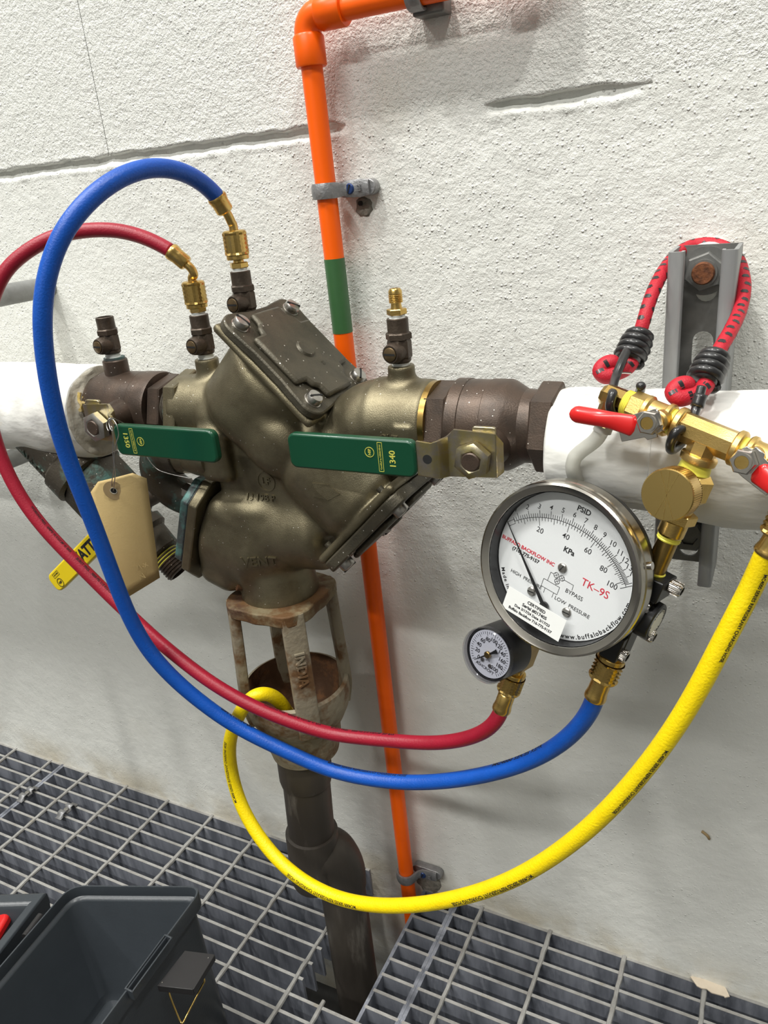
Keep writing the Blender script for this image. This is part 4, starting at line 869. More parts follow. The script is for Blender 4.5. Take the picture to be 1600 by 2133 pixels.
# black valve block behind the gauge with its socket screws and end cap
ab = lambda u0, u1, v0, v1, d0, d1: MB().box(ax(RP((u0+u1)/2, (v0+v1)/2, (d0+d1)/2), GX, GY, GZ), (u1-u0)*.001, (d1-d0)*.001, (v1-v0)*.001)
obj('valve_block', ab(-22, 50, -46, 4, 26, 42), M['anod'], dg, bevel=.001); obj('valve_block', ab(41, 57.5, 3, 17, 20, 42), M['anod'], dg, bevel=.001)
obj('valve_block', ab(38, 49.5, -46, -28, 20, 42), M['anod'], dg, bevel=.001)
cp = obj('end_cap', MB().lathe(RF(44, -12.5, 32, 'u'), [(0, 0), (.0125, 0), (.0125, .0148), (.0118, .0155), (0, .0155)], 40), M['anod'], dg)
obj('cap_label', MB().cyl(RF(59.5, -12.5, 32, 'u'), .0098, .00015, 36), M['paper'], cp); b = MB().ring(RF(59.66, -12.5, 32, 'u'), .0100, .0093, .0001, 36)
for k in range(26):
    a = 2*PI*k/26
    if k % 13 in (5, 6): continue
    b.box(mv(rz(RF(59.68, -12.5, 32, 'u'), a), x=.0083), .0012, .0008, .0001)
obj('cap_print', b, M['ink'], cp)
def socket_screw(T, parent, r=.0044, L=.0080):
    b = MB(); n = 40; pr = []
    v0 = [(0, 0, 0)]; b.lathe(T, [(0, 0), (r*.94, 0), (r, .0004), (r, .0005)], n)
    b.lathe(T, [(r*.95, .0004), (r*.95, L-.0008), (r*.86, L), (r*.62, L), (r*.60, L-.003), (0, L-.003)], n)
    for k in range(26): a = 2*PI*k/26; b.box(mv(rz(T, a), x=r*.96, z=L*.48), r*.10, r*.13, L*.78)
    s = obj('socket_screw', b, M['chrome'], parent); obj('hex_socket', MB().hexa(mv(T, z=L-.0029), r*1.05, .0003), M['dark'], s)
socket_screw(RF(57.5, 13.6, 32, 'u'), dg); socket_screw(RF(47, -2.6, 24, 'u'), dg); socket_screw(RF(53.8, -22.8, 34, 'u'), dg); socket_screw(RF(45.5, -41, 27, 'u'), dg)
obj('outlet_fitting', MB().cyl(RF(43.5, -46, 31, '-v'), .0074, .0045, 28), M['brass_old'], dg)
b = ab(-21, -6, -93, -70, 22, 40); obj('brass_block', b, M['brass_old'], dg, bevel=.0012); obj('brass_block', ab(-18, -8, -72, -40, 27, 40), M['brass_old'], dg, bevel=.001)
obj('outlet_fitting', MB().lathe(RF(-13.5, -93, 31, '-v'), [(0, 0), (.0060, 0), (.0060, .006), (.0068, .0065), (.0068, .009), (0, .009)], 28), M['brass'], dg)

# small line pressure gauge beside it
SC = V3((-0.1611, -0.1850, 0.4757)); SN = unit((-.30, -.928, .219)); SX = unit(np.cross((0, 0, 1), SN)); SX = SX*math.cos(-.25)+np.cross(SN, SX)*math.sin(-.25); RS = .0193
SF = lambda u, v, d: mv(fr(SC, SN, SX), x=u*.001, y=v*.001, z=-d*.001)
sg = thing('pressure_gauge', 'small black pressure gauge with white dial, lower left of the big gauge', 'gauge', tuple(SC))
obj('case', MB().lathe(fr(SC, -SN), [(.0172, .0065), (.0176, .0050), (.0186, .0050), (.0190, .0062), (.0190, .0275), (.0178, .0290), (0, .0290)], 56), M['black'], sg)
obj('clear_cover', MB().lathe(fr(SC, -SN), [(0, .0010), (.0160, .0010), (.0166, .0), (.0185, .0), (RS, .0008), (RS, .0062), (.0188, .0062), (.0186, .0018), (.0170, .0014), (.0164, .0020), (0, .0020)], 56), M['clear'], sg)
sd = obj('dial', MB().lathe(fr(SC, -SN), [(0, .0056), (.0168, .0056), (.0168, .0062)], 48), M['white'], sg)
b = MB()
for k in range(41):
    a = math.radians(225-270*k/40); r1 = 12.6 if k % 4 == 0 else 13.9
    T = rz(SF((r1+15.6)/2*math.cos(a), (r1+15.6)/2*math.sin(a), 5.5), a); b.box(T, (15.6-r1)*.001, .00028, .00008)
for k in range(11):
    a = math.radians(225-27*k); r1 = 9.9 if k < 5 else 10.6; b.text(SF(r1*math.cos(a), r1*math.sin(a), 5.5), str(20*k), .0040, dep=.00003, off=.00006)
b.text(SF(.8, -4.3, 5.5), 'psi', .0028, dep=.00003); b.text(SF(.3, -11.2, 5.5), 'ASHCROFT', .0031, dep=.00003, off=.00003); obj('dial_print', b, M['ink'], sd)
T = rz(SF(0, 0, 4.0), math.radians(229)); b = MB().prism(T, [(-.0085, -.0015), (-.004, -.0008), (.013, -.0002), (.013, .0002), (-.004, .0008), (-.0085, .0015)], .0003); obj('needle', b, M['black'], sg)
obj('hub', MB().lathe(SF(0, 0, 4.2), [(0, 0), (.0024, 0), (.0024, .0014), (.0019, .0018), (0, .0018)], 20), M['brass_old'], sg)
obj('dial_screw', MB().cyl(SF(-3.4, -6.6, 5.5), .0014, .0006, 16), M['steel'], sg); obj('dial_screw', MB().cyl(SF(3.6, -7.4, 5.5), .0014, .0006, 16), M['steel'], sg)
obj('back_stem', MB().tube([SC-SN*.028, SC-SN*.034, RP(-17, -81, 31)], .0058, 20), M['brass_old'], sg)

# brass manifold above: tee, two ball valves with red levers, needle valve and pipe nipple
bm = thing('brass_manifold', 'brass tee manifold with red levers and a round knob, hooked up by the red bungee', 'fitting', tuple(RP(46.5, 80, 20)))
U0 = 46.5
def tapeband(T, r, L, n=4):
    p = [(0, 0), (r, 0)]
    for k in range(n): p += [(r, L*(k+.1)/n), (r+.0003, L*(k+.5)/n), (r-.0001, L*(k+.95)/n)]
    return MB().lathe(T, p+[(0, L)], 28)
obj('nipple', MB().cyl(RF(U0, 10, 30, 'v'), .0062, .034, 32), M['brass_old'], bm)
obj('sealing_tape', tapeband(RF(U0, 13, 30, 'v'), .0066, .0055), M['tape'], bm); obj('sealing_tape', tapeband(RF(U0, 39.5, 30, 'v'), .0068, .0055), M['tape'], bm)
dn = 26
b = MB().lathe(RF(U0, 43, 29, 'v'), [(0, 0), (.0072, 0), (.0078, .001), (.0078, .011)], 32); b.hexa(RF(U0, 52.5, 29, 'v'), .0185, .0065, .0007, .3); b.lathe(RF(U0, 58.5, 28, 'v'), [(0, 0), (.0072, 0), (.0072, .006), (.0064, .008), (0, .008)], 28)
obj('adapter', b, M['brass'], bm, ang=30)
obj('sealing_tape', tapeband(RF(U0, 64.5, 26, 'v'), .0064, .0035), M['tape'], bm)
b = MB().lathe(RF(U0+.5, 67, 23, 'v'), [(0, 0), (.0085, 0), (.0118, .0035), (.0118, .015), (.0085, .0185), (0, .0185)], 6, .15)
b.hexa(RF(U0, 76, 14, '-d'), .0165, .006, .0008, .2); b.lathe(RF(U0, 76, 8.5, '-d'), [(0, 0), (.0068, 0), (.0068, .004), (0, .004)], 24)
obj('needle_valve', b, M['brass'], bm, ang=30)
k = MB(); T = RF(U0, 75.2, 5.5, '-d'); k.lathe(T, [(0, 0), (.0138, 0), (.0145, .0008), (.0145, .0008)], 48)
k.lathe(T, [(.0143, .0007), (.0143, .0128), (.0138, .0135), (0, .0136)], 64)
for i in range(72): k.box(mv(rz(T, 2*PI*i/72), x=.0143, z=.0067), .0005, .0005, .0115)
kn = obj('knob', k, M['knobface'], bm)
b = MB()
for a in (0, .38, -.38): b.box(rz(mv(T, z=.0136), PI/2+a+.26), .0265, .0003, .00008)
obj('turned_marks', b, M['brass'], kn)
obj('sealing_tape', MB().lathe(RF(U0, 84.5, 21, 'v'), [(0, 0), (.0078, 0), (.0090, .001), (.0080, .008), (0, .008)], 28), M['tape'], bm)
VT = 106.5; DT = 20.
b = MB().lathe(RF(30, VT, DT, 'u'), [(.0078, 0), (.0086, .0015), (.0086, .0315), (.0078, .033)], 8, .39)
b.lathe(RF(U0, VT, DT, '-v'), [(0, 0), (.0084, .0), (.0084, .0125)], 8, .39); b.lathe(RF(U0, 95.5, DT, '-v'), [(.0070, -.0012), (.0098, 0), (.0102, .001), (.0098, .004), (.0078, .0046), (0, .0046)], 32)
for u in (27.5, 61.2): b.lathe(RF(u, VT, DT, 'u'), [(0, 0), (.0092, 0), (.0100, .0008), (.0100, .0034), (.0092, .0042), (0, .0042)], 32)
obj('tee', b, M['brass_cast'], bm, ang=30)
obj('sealing_tape', MB().cyl(RF(24.6, VT, DT, 'u'), .0074, .0032, 28), M['tape'], bm); obj('sealing_tape', MB().cyl(RF(65, VT, DT, 'u'), .0074, .0028, 28), M['tape'], bm)
def mini_valve(u0, u1, us, hexu):
    d = 1 if u1 > u0 else -1; L = abs(u1-u0)*.001; T = RF(u0, VT, DT, 'u' if d > 0 else '-u')
    b = MB().lathe(T, [(0, 0), (.0088, 0), (.0096, .001), (.0096, .003), (.0084, .0038), (.0080, .0055), (.0080, L-.0125), (.0086, L-.012), (.0094, L-.0112), (.0094, L-.009), (.0080, L-.0085), (0, L-.0085)], 32)
    b.hexa(mv(T, z=L-.009), .0158, .009, .0007, .25); b.lathe(RF(us, VT, DT-5, '-d'), [(0, 0), (.0062, 0), (.0058, .008), (.0045, .009), (.0045, .0155), (0, .0155)], 24)
    return obj('ball_valve_body', b, M['brass_cast'], bm, ang=30)
mini_valve(24.6, -.5, 21.5, 0); mini_valve(68, 93, 74, 0)
def red_lever(us, path, label):
    """steel tongue under the stem nut with a red dipped grip; path in u, v, depth and half width"""
    tg = MB(); T0 = RP(us, VT, -.5); d = V3(path[0][:2])-(us, VT); a = math.atan2(d[1], d[0]); T = rz(FACE(us, VT, .2), a)
    tg.prism(T, [(-.0055, -.0045), (-.0042, -.0066), (.004, -.0070), (.012, -.0066), (.019, -.0062), (.019, .0062), (.012, .0066), (.0055, .0070), (.0045, .0088), (-.0012, .0088), (-.0014, .0066), (-.0045, .0062), (-.0058, .003)], .0016)
    lv = obj('lever', tg, M['chrome'], bm, bevel=.0003)
    P = spline([RP(*p[:3]) for p in path], 6); hw = spline([(p[3], 0, 0) for p in path], 6)[:, 0]; m = len(P); X = []
    for i in range(m):
        t_ = unit(P[min(i+1, m-1)]-P[max(i-1, 0)]); v_ = unit(np.cross(GY, t_)); h_ = hw[i]*.001; th = .0017+.0012*sstep(.25, .6, i/m); e = 1 if 1 < i < m-2 else (.55 if i in (0, m-1) else .88)
        bow = GY*(-.0016*sstep(.3, .7, i/m))
        X.append([P[i]+v_*h_*e*c+GY*th*s_*e+bow*(1-abs(c)) for c, s_ in ((-1, .2), (-.85, .8), (0, 1), (.85, .8), (1, .2), (1, -.3), (.8, -.9), (0, -1), (-.8, -.9), (-1, -.3))])
    X = np.array(X); X = np.concatenate([X, X[:, :1]], 1); g = MB().grid(X); n_ = 10; g.add(X[0][:n_], [tuple(range(n_))]); g.add(X[-1][:n_], [tuple(range(n_-1, -1, -1))])
    obj('grip', g, M['redv'], lv, ang=60, label=label)
    T = FACE(us, VT, -1.4); obj('stem_nut', MB().hexa(mv(T, z=-.0002), .0118, .0050, .0008, .2).ring(mv(T, z=.0047), .0048, .0036, .0012, 24), M['chrome'], bm)
    obj('stem', MB().cyl(mv(T, z=.004), .0034, .0016, 20), M['brass'], bm)
A0 = (14.3, 101.1); A1 = (7.8, 100.4); A2 = (-2.3, 99.1); A3 = (-12.0, 97.0); A4 = (-22.9, 94.5)
red_lever(21.5, [(*A0, -.6, 6.2), (*A1, -2, 5.4), (*A2, -4, 4.7), (*A3, -4.2, 4.9), (*A4, -4, 4.9)], 'red dipped grip pointing left')
B0 = (80.2, 104.4); B1 = (87.8, 102.3); B2 = (99.5, 98.8); B3 = (115.6, 93.6)
red_lever(74, [(*B0, -.6, 6.0), (*B1, -2, 5.4), (*B2, -4, 4.4), (*B3, -4, 4.2)], 'red dipped grip cut by the right edge')
obj('sealing_tape', tapeband(RF(-.3, VT, DT, '-u'), .0076, .0042), M['tape'], bm)
b = MB().lathe(RF(-4, VT, DT, '-u'), [(0, 0), (.0072, 0), (.0072, .0125), (.0055, .0150), (0, .0150)], 8, .39); b.lathe(RF(-11.5, VT+4, DT, '-v'), [(0, 0), (.0060, 0), (.0070, .0015), (.0070, .014), (0, .014)], 8, .39); obj('elbow', b, M['brass_old'], bm, ang=30)
b = MB().lathe(RF(92.5, VT, DT, 'u'), [(0, 0), (.0072, 0), (.0072, .0125), (.0055, .0150), (0, .0150)], 8, .39); b.lathe(RF(100, VT+4, DT, '-v'), [(0, 0), (.0060, 0), (.0070, .0015), (.0070, .020), (0, .020)], 8, .39); obj('elbow', b, M['brass'], bm, ang=30)
def knurl(T, r, L, n=44, m=9):
    """diamond knurled sleeve"""
    X = np.zeros((2*m+1, n*2+1, 3))
    for i in range(2*m+1):
        for j in range(2*n+1):
            q = 1 if (i+j) % 2 == 0 else 0; e = 0 if i in (0, 2*m) else 1; a = 2*PI*(j % (2*n))/(2*n)*1.0
            rr_ = r-(.0012 if not q else 0)*e; X[i, j] = (rr_*math.cos(a), rr_*math.sin(a), L*i/(2*m))
    b = MB(); Y = X@T[:3, :3].T+T[:3, 3]; b.grid(Y[:, ::-1]); return b
def coupling(T, parent, r=.0086, L=.013):
    b = knurl(mv(T, z=.0035), r*1.03, L, 12, 5); b.lathe(T, [(r*.70, 0), (r*.92, 0), (r*.95, .0006), (r*.95, .0030), (r*.9, .0036)], 36); b.lathe(mv(T, z=.0035+L), [(r, 0), (r*.97, .0010), (r*.8, .0018), (r*.5, .0020), (0, .0020)], 36)
    return obj('coupling_nut', b, M['brass'], parent, ang=4)
def ferrule(P0, P1, parent, r):
    d = unit(V3(P1)-V3(P0)); L = np.linalg.norm(V3(P1)-V3(P0))
    b = MB().lathe(fr(P0, d), [(0, 0), (r*.86, 0), (r*1.02, .0012), (r*1.02, L*.55), (r*1.10, L*.75), (r*1.14, L*.82), (r*1.14, L*.93), (r*1.06, L), (r*.9, L)], 28)
    return obj('ferrule', b, M['brass'], parent, ang=40)
tb = thing('drain_tube', 'milky translucent plastic tube bending down behind the big gauge from the brass elbow', 'tube', tuple(RP(-11, 84, 20)))
obj('knurled_nut', knurl(RF(-11.5, 97, DT, '-v'), .0070, .0075, 15, 4).cyl(RF(-11.5, 97.2, DT, '-v'), .0064, .0070, 24), M['brass_old'], tb, ang=4)
P = spline([RP(-11.5, 91, DT), RP(-11.8, 86, DT), RP(-13.5, 79, DT), RP(-20.5, 68, DT+1), RP(-22.5, 62, DT+1), RP(-21.5, 54, DT+4), RP(-19, 42, DT+16)], 7)
obj('tube', MB().tube(P, .0045, 20), M['tubem'], tb); obj('tube_collar', MB().cyl(RF(-11.5, 90, DT, '-v'), .0056, .0045, 24), M['tubem'], tb)

# ---------------------------------------------------------------- hoses
AISLE = V3((.0, -.62, .78))      # where someone reading the print would stand
def hose_print(P, r, a, b_, t, ang, m, parent, sgn=1, wid=1.):
    """lettering laid on the hose between two of its points; ang turns it round the hose from the side that faces the aisle"""
    P = np.array(P); s = np.concatenate([[0], np.cumsum(np.linalg.norm(np.diff(P, axis=0), axis=1))]); T, _ = frames(P)
    i0 = np.argmin(((P-V3(a))**2).sum(1)); i1 = np.argmin(((P-V3(b_))**2).sum(1)); s0, s1 = s[i0], s[i1]; sg = 1 if s1 > s0 else -1
    vs, fs = text_geo(t, 1., 'LEFT', .004, .012); x0, x1 = vs[:, 0].min(), vs[:, 0].max(); k = abs(s1-s0)/(x1-x0); out = []
    hgt = min(.0048, k*1.15)
    for x, y, z in vs:
        q = s0+sg*(x-x0)*k; p = np.array([np.interp(q, s, P[:, c]) for c in range(3)]); t_ = unit([np.interp(q, s, T[:, c]) for c in range(3)])*sg
        n0 = AISLE-p; n0 = unit(n0-t_*(n0@t_)); Y = np.cross(n0, t_); a_ = ang+y*hgt/r; out.append(p+(n0*math.cos(a_)+Y*math.sin(a_))*(r+.00012+z*.01))
    obj('printed_lettering', MB().add(out, fs), m, parent)
def hose(name, label, pts, r, m, loc):
    t = thing(name, label, 'hose', loc, 'test hoses'); P = spline(pts, 10)
    for _ in range(60): P[1:-1] = .5*P[1:-1]+.25*(P[:-2]+P[2:])
    h = obj('hose_body', MB().tube(P, r, 24), m, t, ang=0); return t, h, P
# blue
fb0, fb1 = RP(43.6, -66, 31), RP(43.9, -82, 31)
pb = [fb1-(fb1-fb0)*.3, fb1, (-0.0948, -0.1700, 0.4337), (-0.1136, -0.1650, 0.3997), (-0.1558, -0.1570, 0.3565), (-0.2236, -0.1540, 0.3201), (-0.2668, -0.1570, 0.3117), (-0.3059, -0.1620, 0.3113), (-0.3308, -0.1670, 0.3192), (-0.3510, -0.1720, 0.3296), (-0.3764, -0.1780, 0.3419), (-0.3989, -0.1840, 0.3566), (-0.4173, -0.1900, 0.3749), (-0.4342, -0.1970, 0.3969), (-0.4475, -0.2050, 0.4247), (-0.4536, -0.2110, 0.4537), (-0.4554, -0.2150, 0.4812), (-0.4564, -0.2180, 0.5078), (-0.4561, -0.2230, 0.5515), (-0.4562, -0.2290, 0.5928), (-0.4560, -0.2340, 0.6312), (-0.4469, -0.2380, 0.6820), (-0.4381, -0.2370, 0.7151), (-0.4322, -0.2320, 0.7355), (-0.4238, -0.2250, 0.7551), (-0.4143, -0.2150, 0.7705), (-0.4033, -0.1970, 0.7862), (-0.3945, -0.1750, 0.7948), (-0.3887, -0.1550, 0.7964), (-0.3845, -0.1350, 0.7923), (-0.3824, -0.1180, 0.7835), (-0.3813, -0.1090, 0.7753)]
t, h, P = hose('blue_hose', 'blue charging hose looping from the top test cock to the right of the big gauge', pb, .0062, M['blue'], tuple(fb1))
coupling(RF(43.5, -47.5, 31, '-v'), t, .0094, .0135); ferrule(fb0, fb1-(fb1-fb0)*.0, t, .0064)
TC3 = V3((-.377, -.1, .7385)); F0, F1 = V3((-0.3791, -0.1035, 0.7640)), V3(pb[-1])
coupling(fr(TC3-(0, 0, .0085)), t, .0089, .0155); obj('bent_stem', MB().tube(spline([TC3+(0, 0, .008), TC3+(0, 0, .0155), V3((-0.3773, -0.1010, 0.7564)), V3((-0.3779, -0.1025, 0.7609)), F0+(F1-F0)*.2], 6), .0034, 16), M['brass'], t)
ferrule(F0, F1, t, .0064)
hose_print(P, .0062, (-0.3262, -0.1410, 0.2957), (-0.2464, -0.1450, 0.3128), 'MC4000 SERIES REFRIGERANT CHARGING HOSE', 1.0, M['ink'], h)
hose_print(P, .0062, (-0.1641, -0.1550, 0.3555), (-0.1254, -0.1620, 0.3884), 'MC4000 SERIES REFR', 1.05, M['ink'], h)
hose_print(P, .0062, (-0.4357, -0.1600, 0.3479), (-0.4064, -0.1500, 0.3187), '600PSI 42 KG/CM 41 BAR', 1.05, M['ink'], h)
# red
fr0, fr1 = RP(-13.5, -118, 31), RP(-13.3, -134, 31)
pr_ = [fr1-(fr1-fr0)*.3, fr1, (-0.1616, -0.1660, 0.4078), (-0.1764, -0.1620, 0.3877), (-0.2087, -0.1570, 0.3679), (-0.2372, -0.1550, 0.3587), (-0.2833, -0.1600, 0.3544), (-0.3039, -0.1640, 0.3546), (-0.3255, -0.1690, 0.3593), (-0.3529, -0.1750, 0.3683), (-0.3795, -0.1790, 0.3776), (-0.4066, -0.1820, 0.3908), (-0.4288, -0.1840, 0.4052), (-0.4568, -0.1850, 0.4247), (-0.4702, -0.1860, 0.4367), (-0.4998, -0.1870, 0.4621), (-0.5259, -0.1880, 0.4882), (-0.5503, -0.1910, 0.5150), (-0.5680, -0.1930, 0.5410), (-0.5803, -0.1930, 0.5665), (-0.5879, -0.1920, 0.5938), (-0.5907, -0.1890, 0.6305), (-0.5836, -0.1850, 0.6700), (-0.5709, -0.1780, 0.7070), (-0.5583, -0.1680, 0.7322), (-0.5461, -0.1580, 0.7446), (-0.5279, -0.1460, 0.7551), (-0.5092, -0.1360, 0.7599), (-0.4855, -0.1240, 0.7600), (-0.4681, -0.1160, 0.7565), (-0.4495, -0.1100, 0.7489), (-0.4359, -0.1060, 0.7397)]
t, h, P = hose('red_hose', 'red charging hose looping from the lower test cock to the small gauge', pr_, .0056, M['red'], tuple(fr1))
coupling(RF(-13.5, -99, 31, '-v'), t, .0084, .0125); ferrule(fr0, fr1, t, .0060)
TC2 = V3((-.4245, -.1, .7035)); F0, F1 = V3((-0.4252, -0.1025, 0.7288)), V3(pr_[-1])
coupling(fr(TC2-(0, 0, .0085)), t, .0089, .0155); obj('bent_stem', MB().tube(spline([TC2+(0, 0, .008), TC2+(0, 0, .0145), V3((-0.4216, -0.1005, 0.7204)), V3((-0.4225, -0.1015, 0.7253)), F0+(F1-F0)*.2], 6), .0034, 16), M['brass'], t)
ferrule(F0, F1, t, .0060)
hose_print(P, .0056, (-0.5638, -0.1930, 0.5460), (-0.5353, -0.1900, 0.5041), 'WORKING PRES. : 600PSI 42 KG/CM² 41 BAR', .55, M['ink'], h)
hose_print(P, .0056, (-0.5335, -0.1880, 0.4950), (-0.5058, -0.1830, 0.4589), 'BURST PRES. : 3000 PSI 210 KG/CM²', .5, M['ink'], h)
hose_print(P, .0056, (-0.3711, -0.1650, 0.3679), (-0.3191, -0.1580, 0.3549), 'WORKING PRES. : 600PSI 42 KG/CM² 41 BAR', 1.0, M['ink'], h)
hose_print(P, .0056, (-0.3118, -0.1570, 0.3536), (-0.2539, -0.1550, 0.3549), 'BURST PRES. : 3000 PSI 210 KG/CM² 207 BAR', 1.05, M['ink'], h)
# yellow, its far end hanging in the rusty cup
fy0, fy1 = RP(100, 72, 20), RP(99, 60, 20)
py_ = [fy1-(fy1-fy0)*.3, fy1, (-0.0040, -0.1820, 0.5550), (-0.0094, -0.1850, 0.5386), (-0.0173, -0.1880, 0.5155), (-0.0247, -0.1900, 0.4921), (-0.0372, -0.1930, 0.4578), (-0.0535, -0.1950, 0.4224), (-0.0745, -0.1960, 0.3826), (-0.1005, -0.1960, 0.3418), (-0.1334, -0.1950, 0.2999), (-0.1706, -0.1930, 0.2630), (-0.2141, -0.1910, 0.2303), (-0.2521, -0.1890, 0.2080), (-0.2874, -0.1870, 0.1929), (-0.3247, -0.1840, 0.1845), (-0.3629, -0.1800, 0.1894), (-0.3922, -0.1750, 0.2053), (-0.4124, -0.1700, 0.2260), (-0.4242, -0.1660, 0.2468), (-0.4291, -0.1630, 0.2700), (-0.4298, -0.1610, 0.2932), (-0.4242, -0.1610, 0.3149), (-0.4149, -0.1610, 0.3338), (-0.4052, -0.1610, 0.3501), (-0.3943, -0.1590, 0.3649), (-0.3864, -0.1530, 0.3689), (-0.3817, -0.1430, 0.3616), (-0.3809, -0.1330, 0.3469), (-0.3823, -0.1250, 0.3291)]
t, h, P = hose('yellow_hose', 'yellow charging hose drooping across the front, one end dropped in the rusty cup', py_, .0062, M['yellow'], tuple(fy1))
coupling(RF(100, 90, 20, '-v'), t, .0094, .0135); ferrule(fy0, fy1, t, .0064)
yt = 'MC4000 SERIES REFRIGERANT CHARGING HOSE'
for a, b_ in (((-0.0003, -0.1800, 0.5625), (-0.0160, -0.1880, 0.5081)), ((-0.0414, -0.1930, 0.4422), (-0.0690, -0.1960, 0.3837)), ((-0.1247, -0.1950, 0.3063), (-0.1879, -0.1920, 0.2430)), ((-0.2849, -0.1870, 0.1900), (-0.3670, -0.1800, 0.1901)), ((-0.4283, -0.1650, 0.2445), (-0.4258, -0.1610, 0.3156))):
    hose_print(P, .0062, a, b_, yt, .66, M['ink'], h)
obj('hose_end', MB().lathe(fr(py_[-1], unit(V3(py_[-1])-V3(py_[-2]))), [(0, 0), (.0066, 0), (.0066, .012), (0, .012)], 24), M['brass_old'], t)

# ---------------------------------------------------------------- bungee cord that carries the kit
bg = thing('bungee_cord', 'red bungee cord with black flecks looped over the strut, black hooks at both ends', 'cord', (-0.0575, -0.0120, 0.7155))
L0, R0_ = V3((-0.0848, -0.0880, 0.6686)), V3((-0.0381, -0.1120, 0.6608))
pts = [L0, (-0.0829, -0.0840, 0.6784), (-0.0809, -0.0740, 0.6904), (-0.0785, -0.0620, 0.6995), (-0.0761, -0.0460, 0.7061), (-0.0726, -0.0260, 0.7115), (-0.0653, -0.0125, 0.7150), (-0.0542, -0.0095, 0.7157), (-0.0436, -0.0120, 0.7126), (-0.0352, -0.0200, 0.7058), (-0.0305, -0.0340, 0.6972), (-0.0286, -0.0460, 0.6899), (-0.0290, -0.0620, 0.6806), (-0.0315, -0.0860, 0.6734), (-0.0348, -0.1020, 0.6672), R0_]
P = spline(pts, 10); rC = .0043
cord = obj('cord', MB().tube(P, rC, 20), M['bungee'], bg, ang=0)
s = np.concatenate([[0], np.cumsum(np.linalg.norm(np.diff(P, axis=0), axis=1))]); T_, U_ = frames(P); b = MB()
for k in range(int(s[-1]/.0072)):
    q = .004+k*.0072; p = np.array([np.interp(q, s, P[:, c]) for c in range(3)]); t_ = unit([np.interp(q, s, T_[:, c]) for c in range(3)])
    for j in range(3):
        a0 = j*2.1+.35*(k % 2); n0 = unit(np.cross(t_, (0, 0, 1))) if abs(t_[2]) < .9 else unit(np.cross(t_, (0, 1, 0))); n1_ = np.cross(t_, n0)
        for w_ in (-1, 0, 1):
            V = []
            for i in range(6):
                a = a0+(i/5-.5)*(1.15-.3*abs(w_)); V += [p+t_*(w_*.0009+o_*.00046)+(n0*math.cos(a)+n1_*math.sin(a))*(rC+.00014) for o_ in (-1, 1)]
            b.add(V, [(2*i, 2*i+1, 2*i+3, 2*i+2) for i in range(5)])
obj('black_flecks', b, M['rubber'], cord, kind='stuff')
def hook_end(P0, dr, wire, tail, sx):
    """coil of black wire round the cord, a doubled knot of cord with its wire clip, and the long hook"""
    d = unit(dr); n = 4; pitch = .0047; Q = []
    u = unit(np.cross(d, (0, 1, 0))); v_ = np.cross(d, u)
    for i in range(n*14+1):
        a = 2*PI*i/14; r_ = .0063+.0016*min(1, i/20); Q.append(P0+d*(pitch*i/14-.002)+(u*math.cos(a)+v_*math.sin(a))*r_)
    obj('hook_coil', MB().tube(Q, .0027, 10).lathe(fr(P0-d*.001, d), [(.0045, 0), (.0068, .002), (.0075, .018), (0, .018)], 20), M['rubber'], bg, ang=0)
    c = P0+d*.021; K = spline([P0+d*.012+u*.002*sx, c+u*.0015*sx, c+d*.006-u*.003*sx-(0, .0025, 0), c+d*.010-u*.008*sx-(0, .004, 0), c+d*.0075-u*.0125*sx-(0, .0045, 0), c+d*.001-u*.0105*sx-(0, .006, 0), c-d*.003-u*.004*sx-(0, .006, 0)], 6)
    kn = obj('cord_knot', MB().tube(K, [.0050]*(len(K)-4)+[.0048, .0044, .0036, .0022], 16), M['bungee'], bg, ang=0)
    b = MB()
    for i in (6, 14, 22, 29):
        if i < len(K)-1:
            t_ = unit(K[i+1]-K[i]); o = unit(AISLE-K[i]); o = unit(o-t_*(o@t_)); y = np.cross(t_, o)
            for w_ in (-1, 0, 1): b.add([K[i]+t_*(w_*.0008+e*.0004)+(o*math.cos(a)+y*math.sin(a))*.00512 for a in (-.5, 0, .5) for e in (-1, 1)], [(0, 1, 3, 2), (2, 3, 5, 4)])
    obj('black_flecks', b, M['rubber'], kn, kind='stuff')
    cl = K[8]; obj('wire_clip', MB().tube(spline([cl+u*.005-(0, .004, 0), cl+d*.001-(0, .0062, 0), cl+d*.004-u*.0035*sx-(0, .0062, 0), cl+d*.0065-u*.001-(0, .004, 0)], 5), .0007, 8), M['chrome'], bg)
    Wp = spline(wire, 7); obj('hook', MB().tube(Wp, .0027, 12).sphere(fr(Wp[-1]), .0029, 12, 8), M['rubber'], bg, ang=0)
    if tail: obj('hook_sleeve', MB().tube(spline(tail, 4), .0038, 14), M['rubber'], bg, ang=0)
hook_end(L0, unit(V3((-0.0890, -0.1000, 0.6563))-L0), [(-0.0883, -0.1080, 0.6644), (-0.0897, -0.1180, 0.6589), (-0.0912, -0.1280, 0.6516), (-0.0888, -0.1480, 0.6486), RP(-9.5, VT+4, DT-9.5), RP(-8.2, VT-3, DT-10.2), RP(-6, VT-9, DT-4), RP(-4.5, VT-9, DT+4), RP(-3.2, VT-2, DT+9.5), RP(-1.5, VT+7, DT+8), RP(-.6, VT+11.2, DT+4)], None, 1)
hook_end(R0_, unit(V3((-0.0417, -0.1240, 0.6509))-R0_), [(-0.0409, -0.1420, 0.6519), (-0.0417, -0.1460, 0.6463), (-0.0428, -0.1500, 0.6397), (-0.0441, -0.1580, 0.6345), RP(33, VT-1.5, DT-11), RP(32, VT-9, DT-9.5), RP(31.5, VT-14.2, DT-2), RP(32, VT-12, DT+6), RP(33, VT-4, DT+11)], [(-0.0409, -0.1448, 0.6482), (-0.0422, -0.1480, 0.6419)], 1)

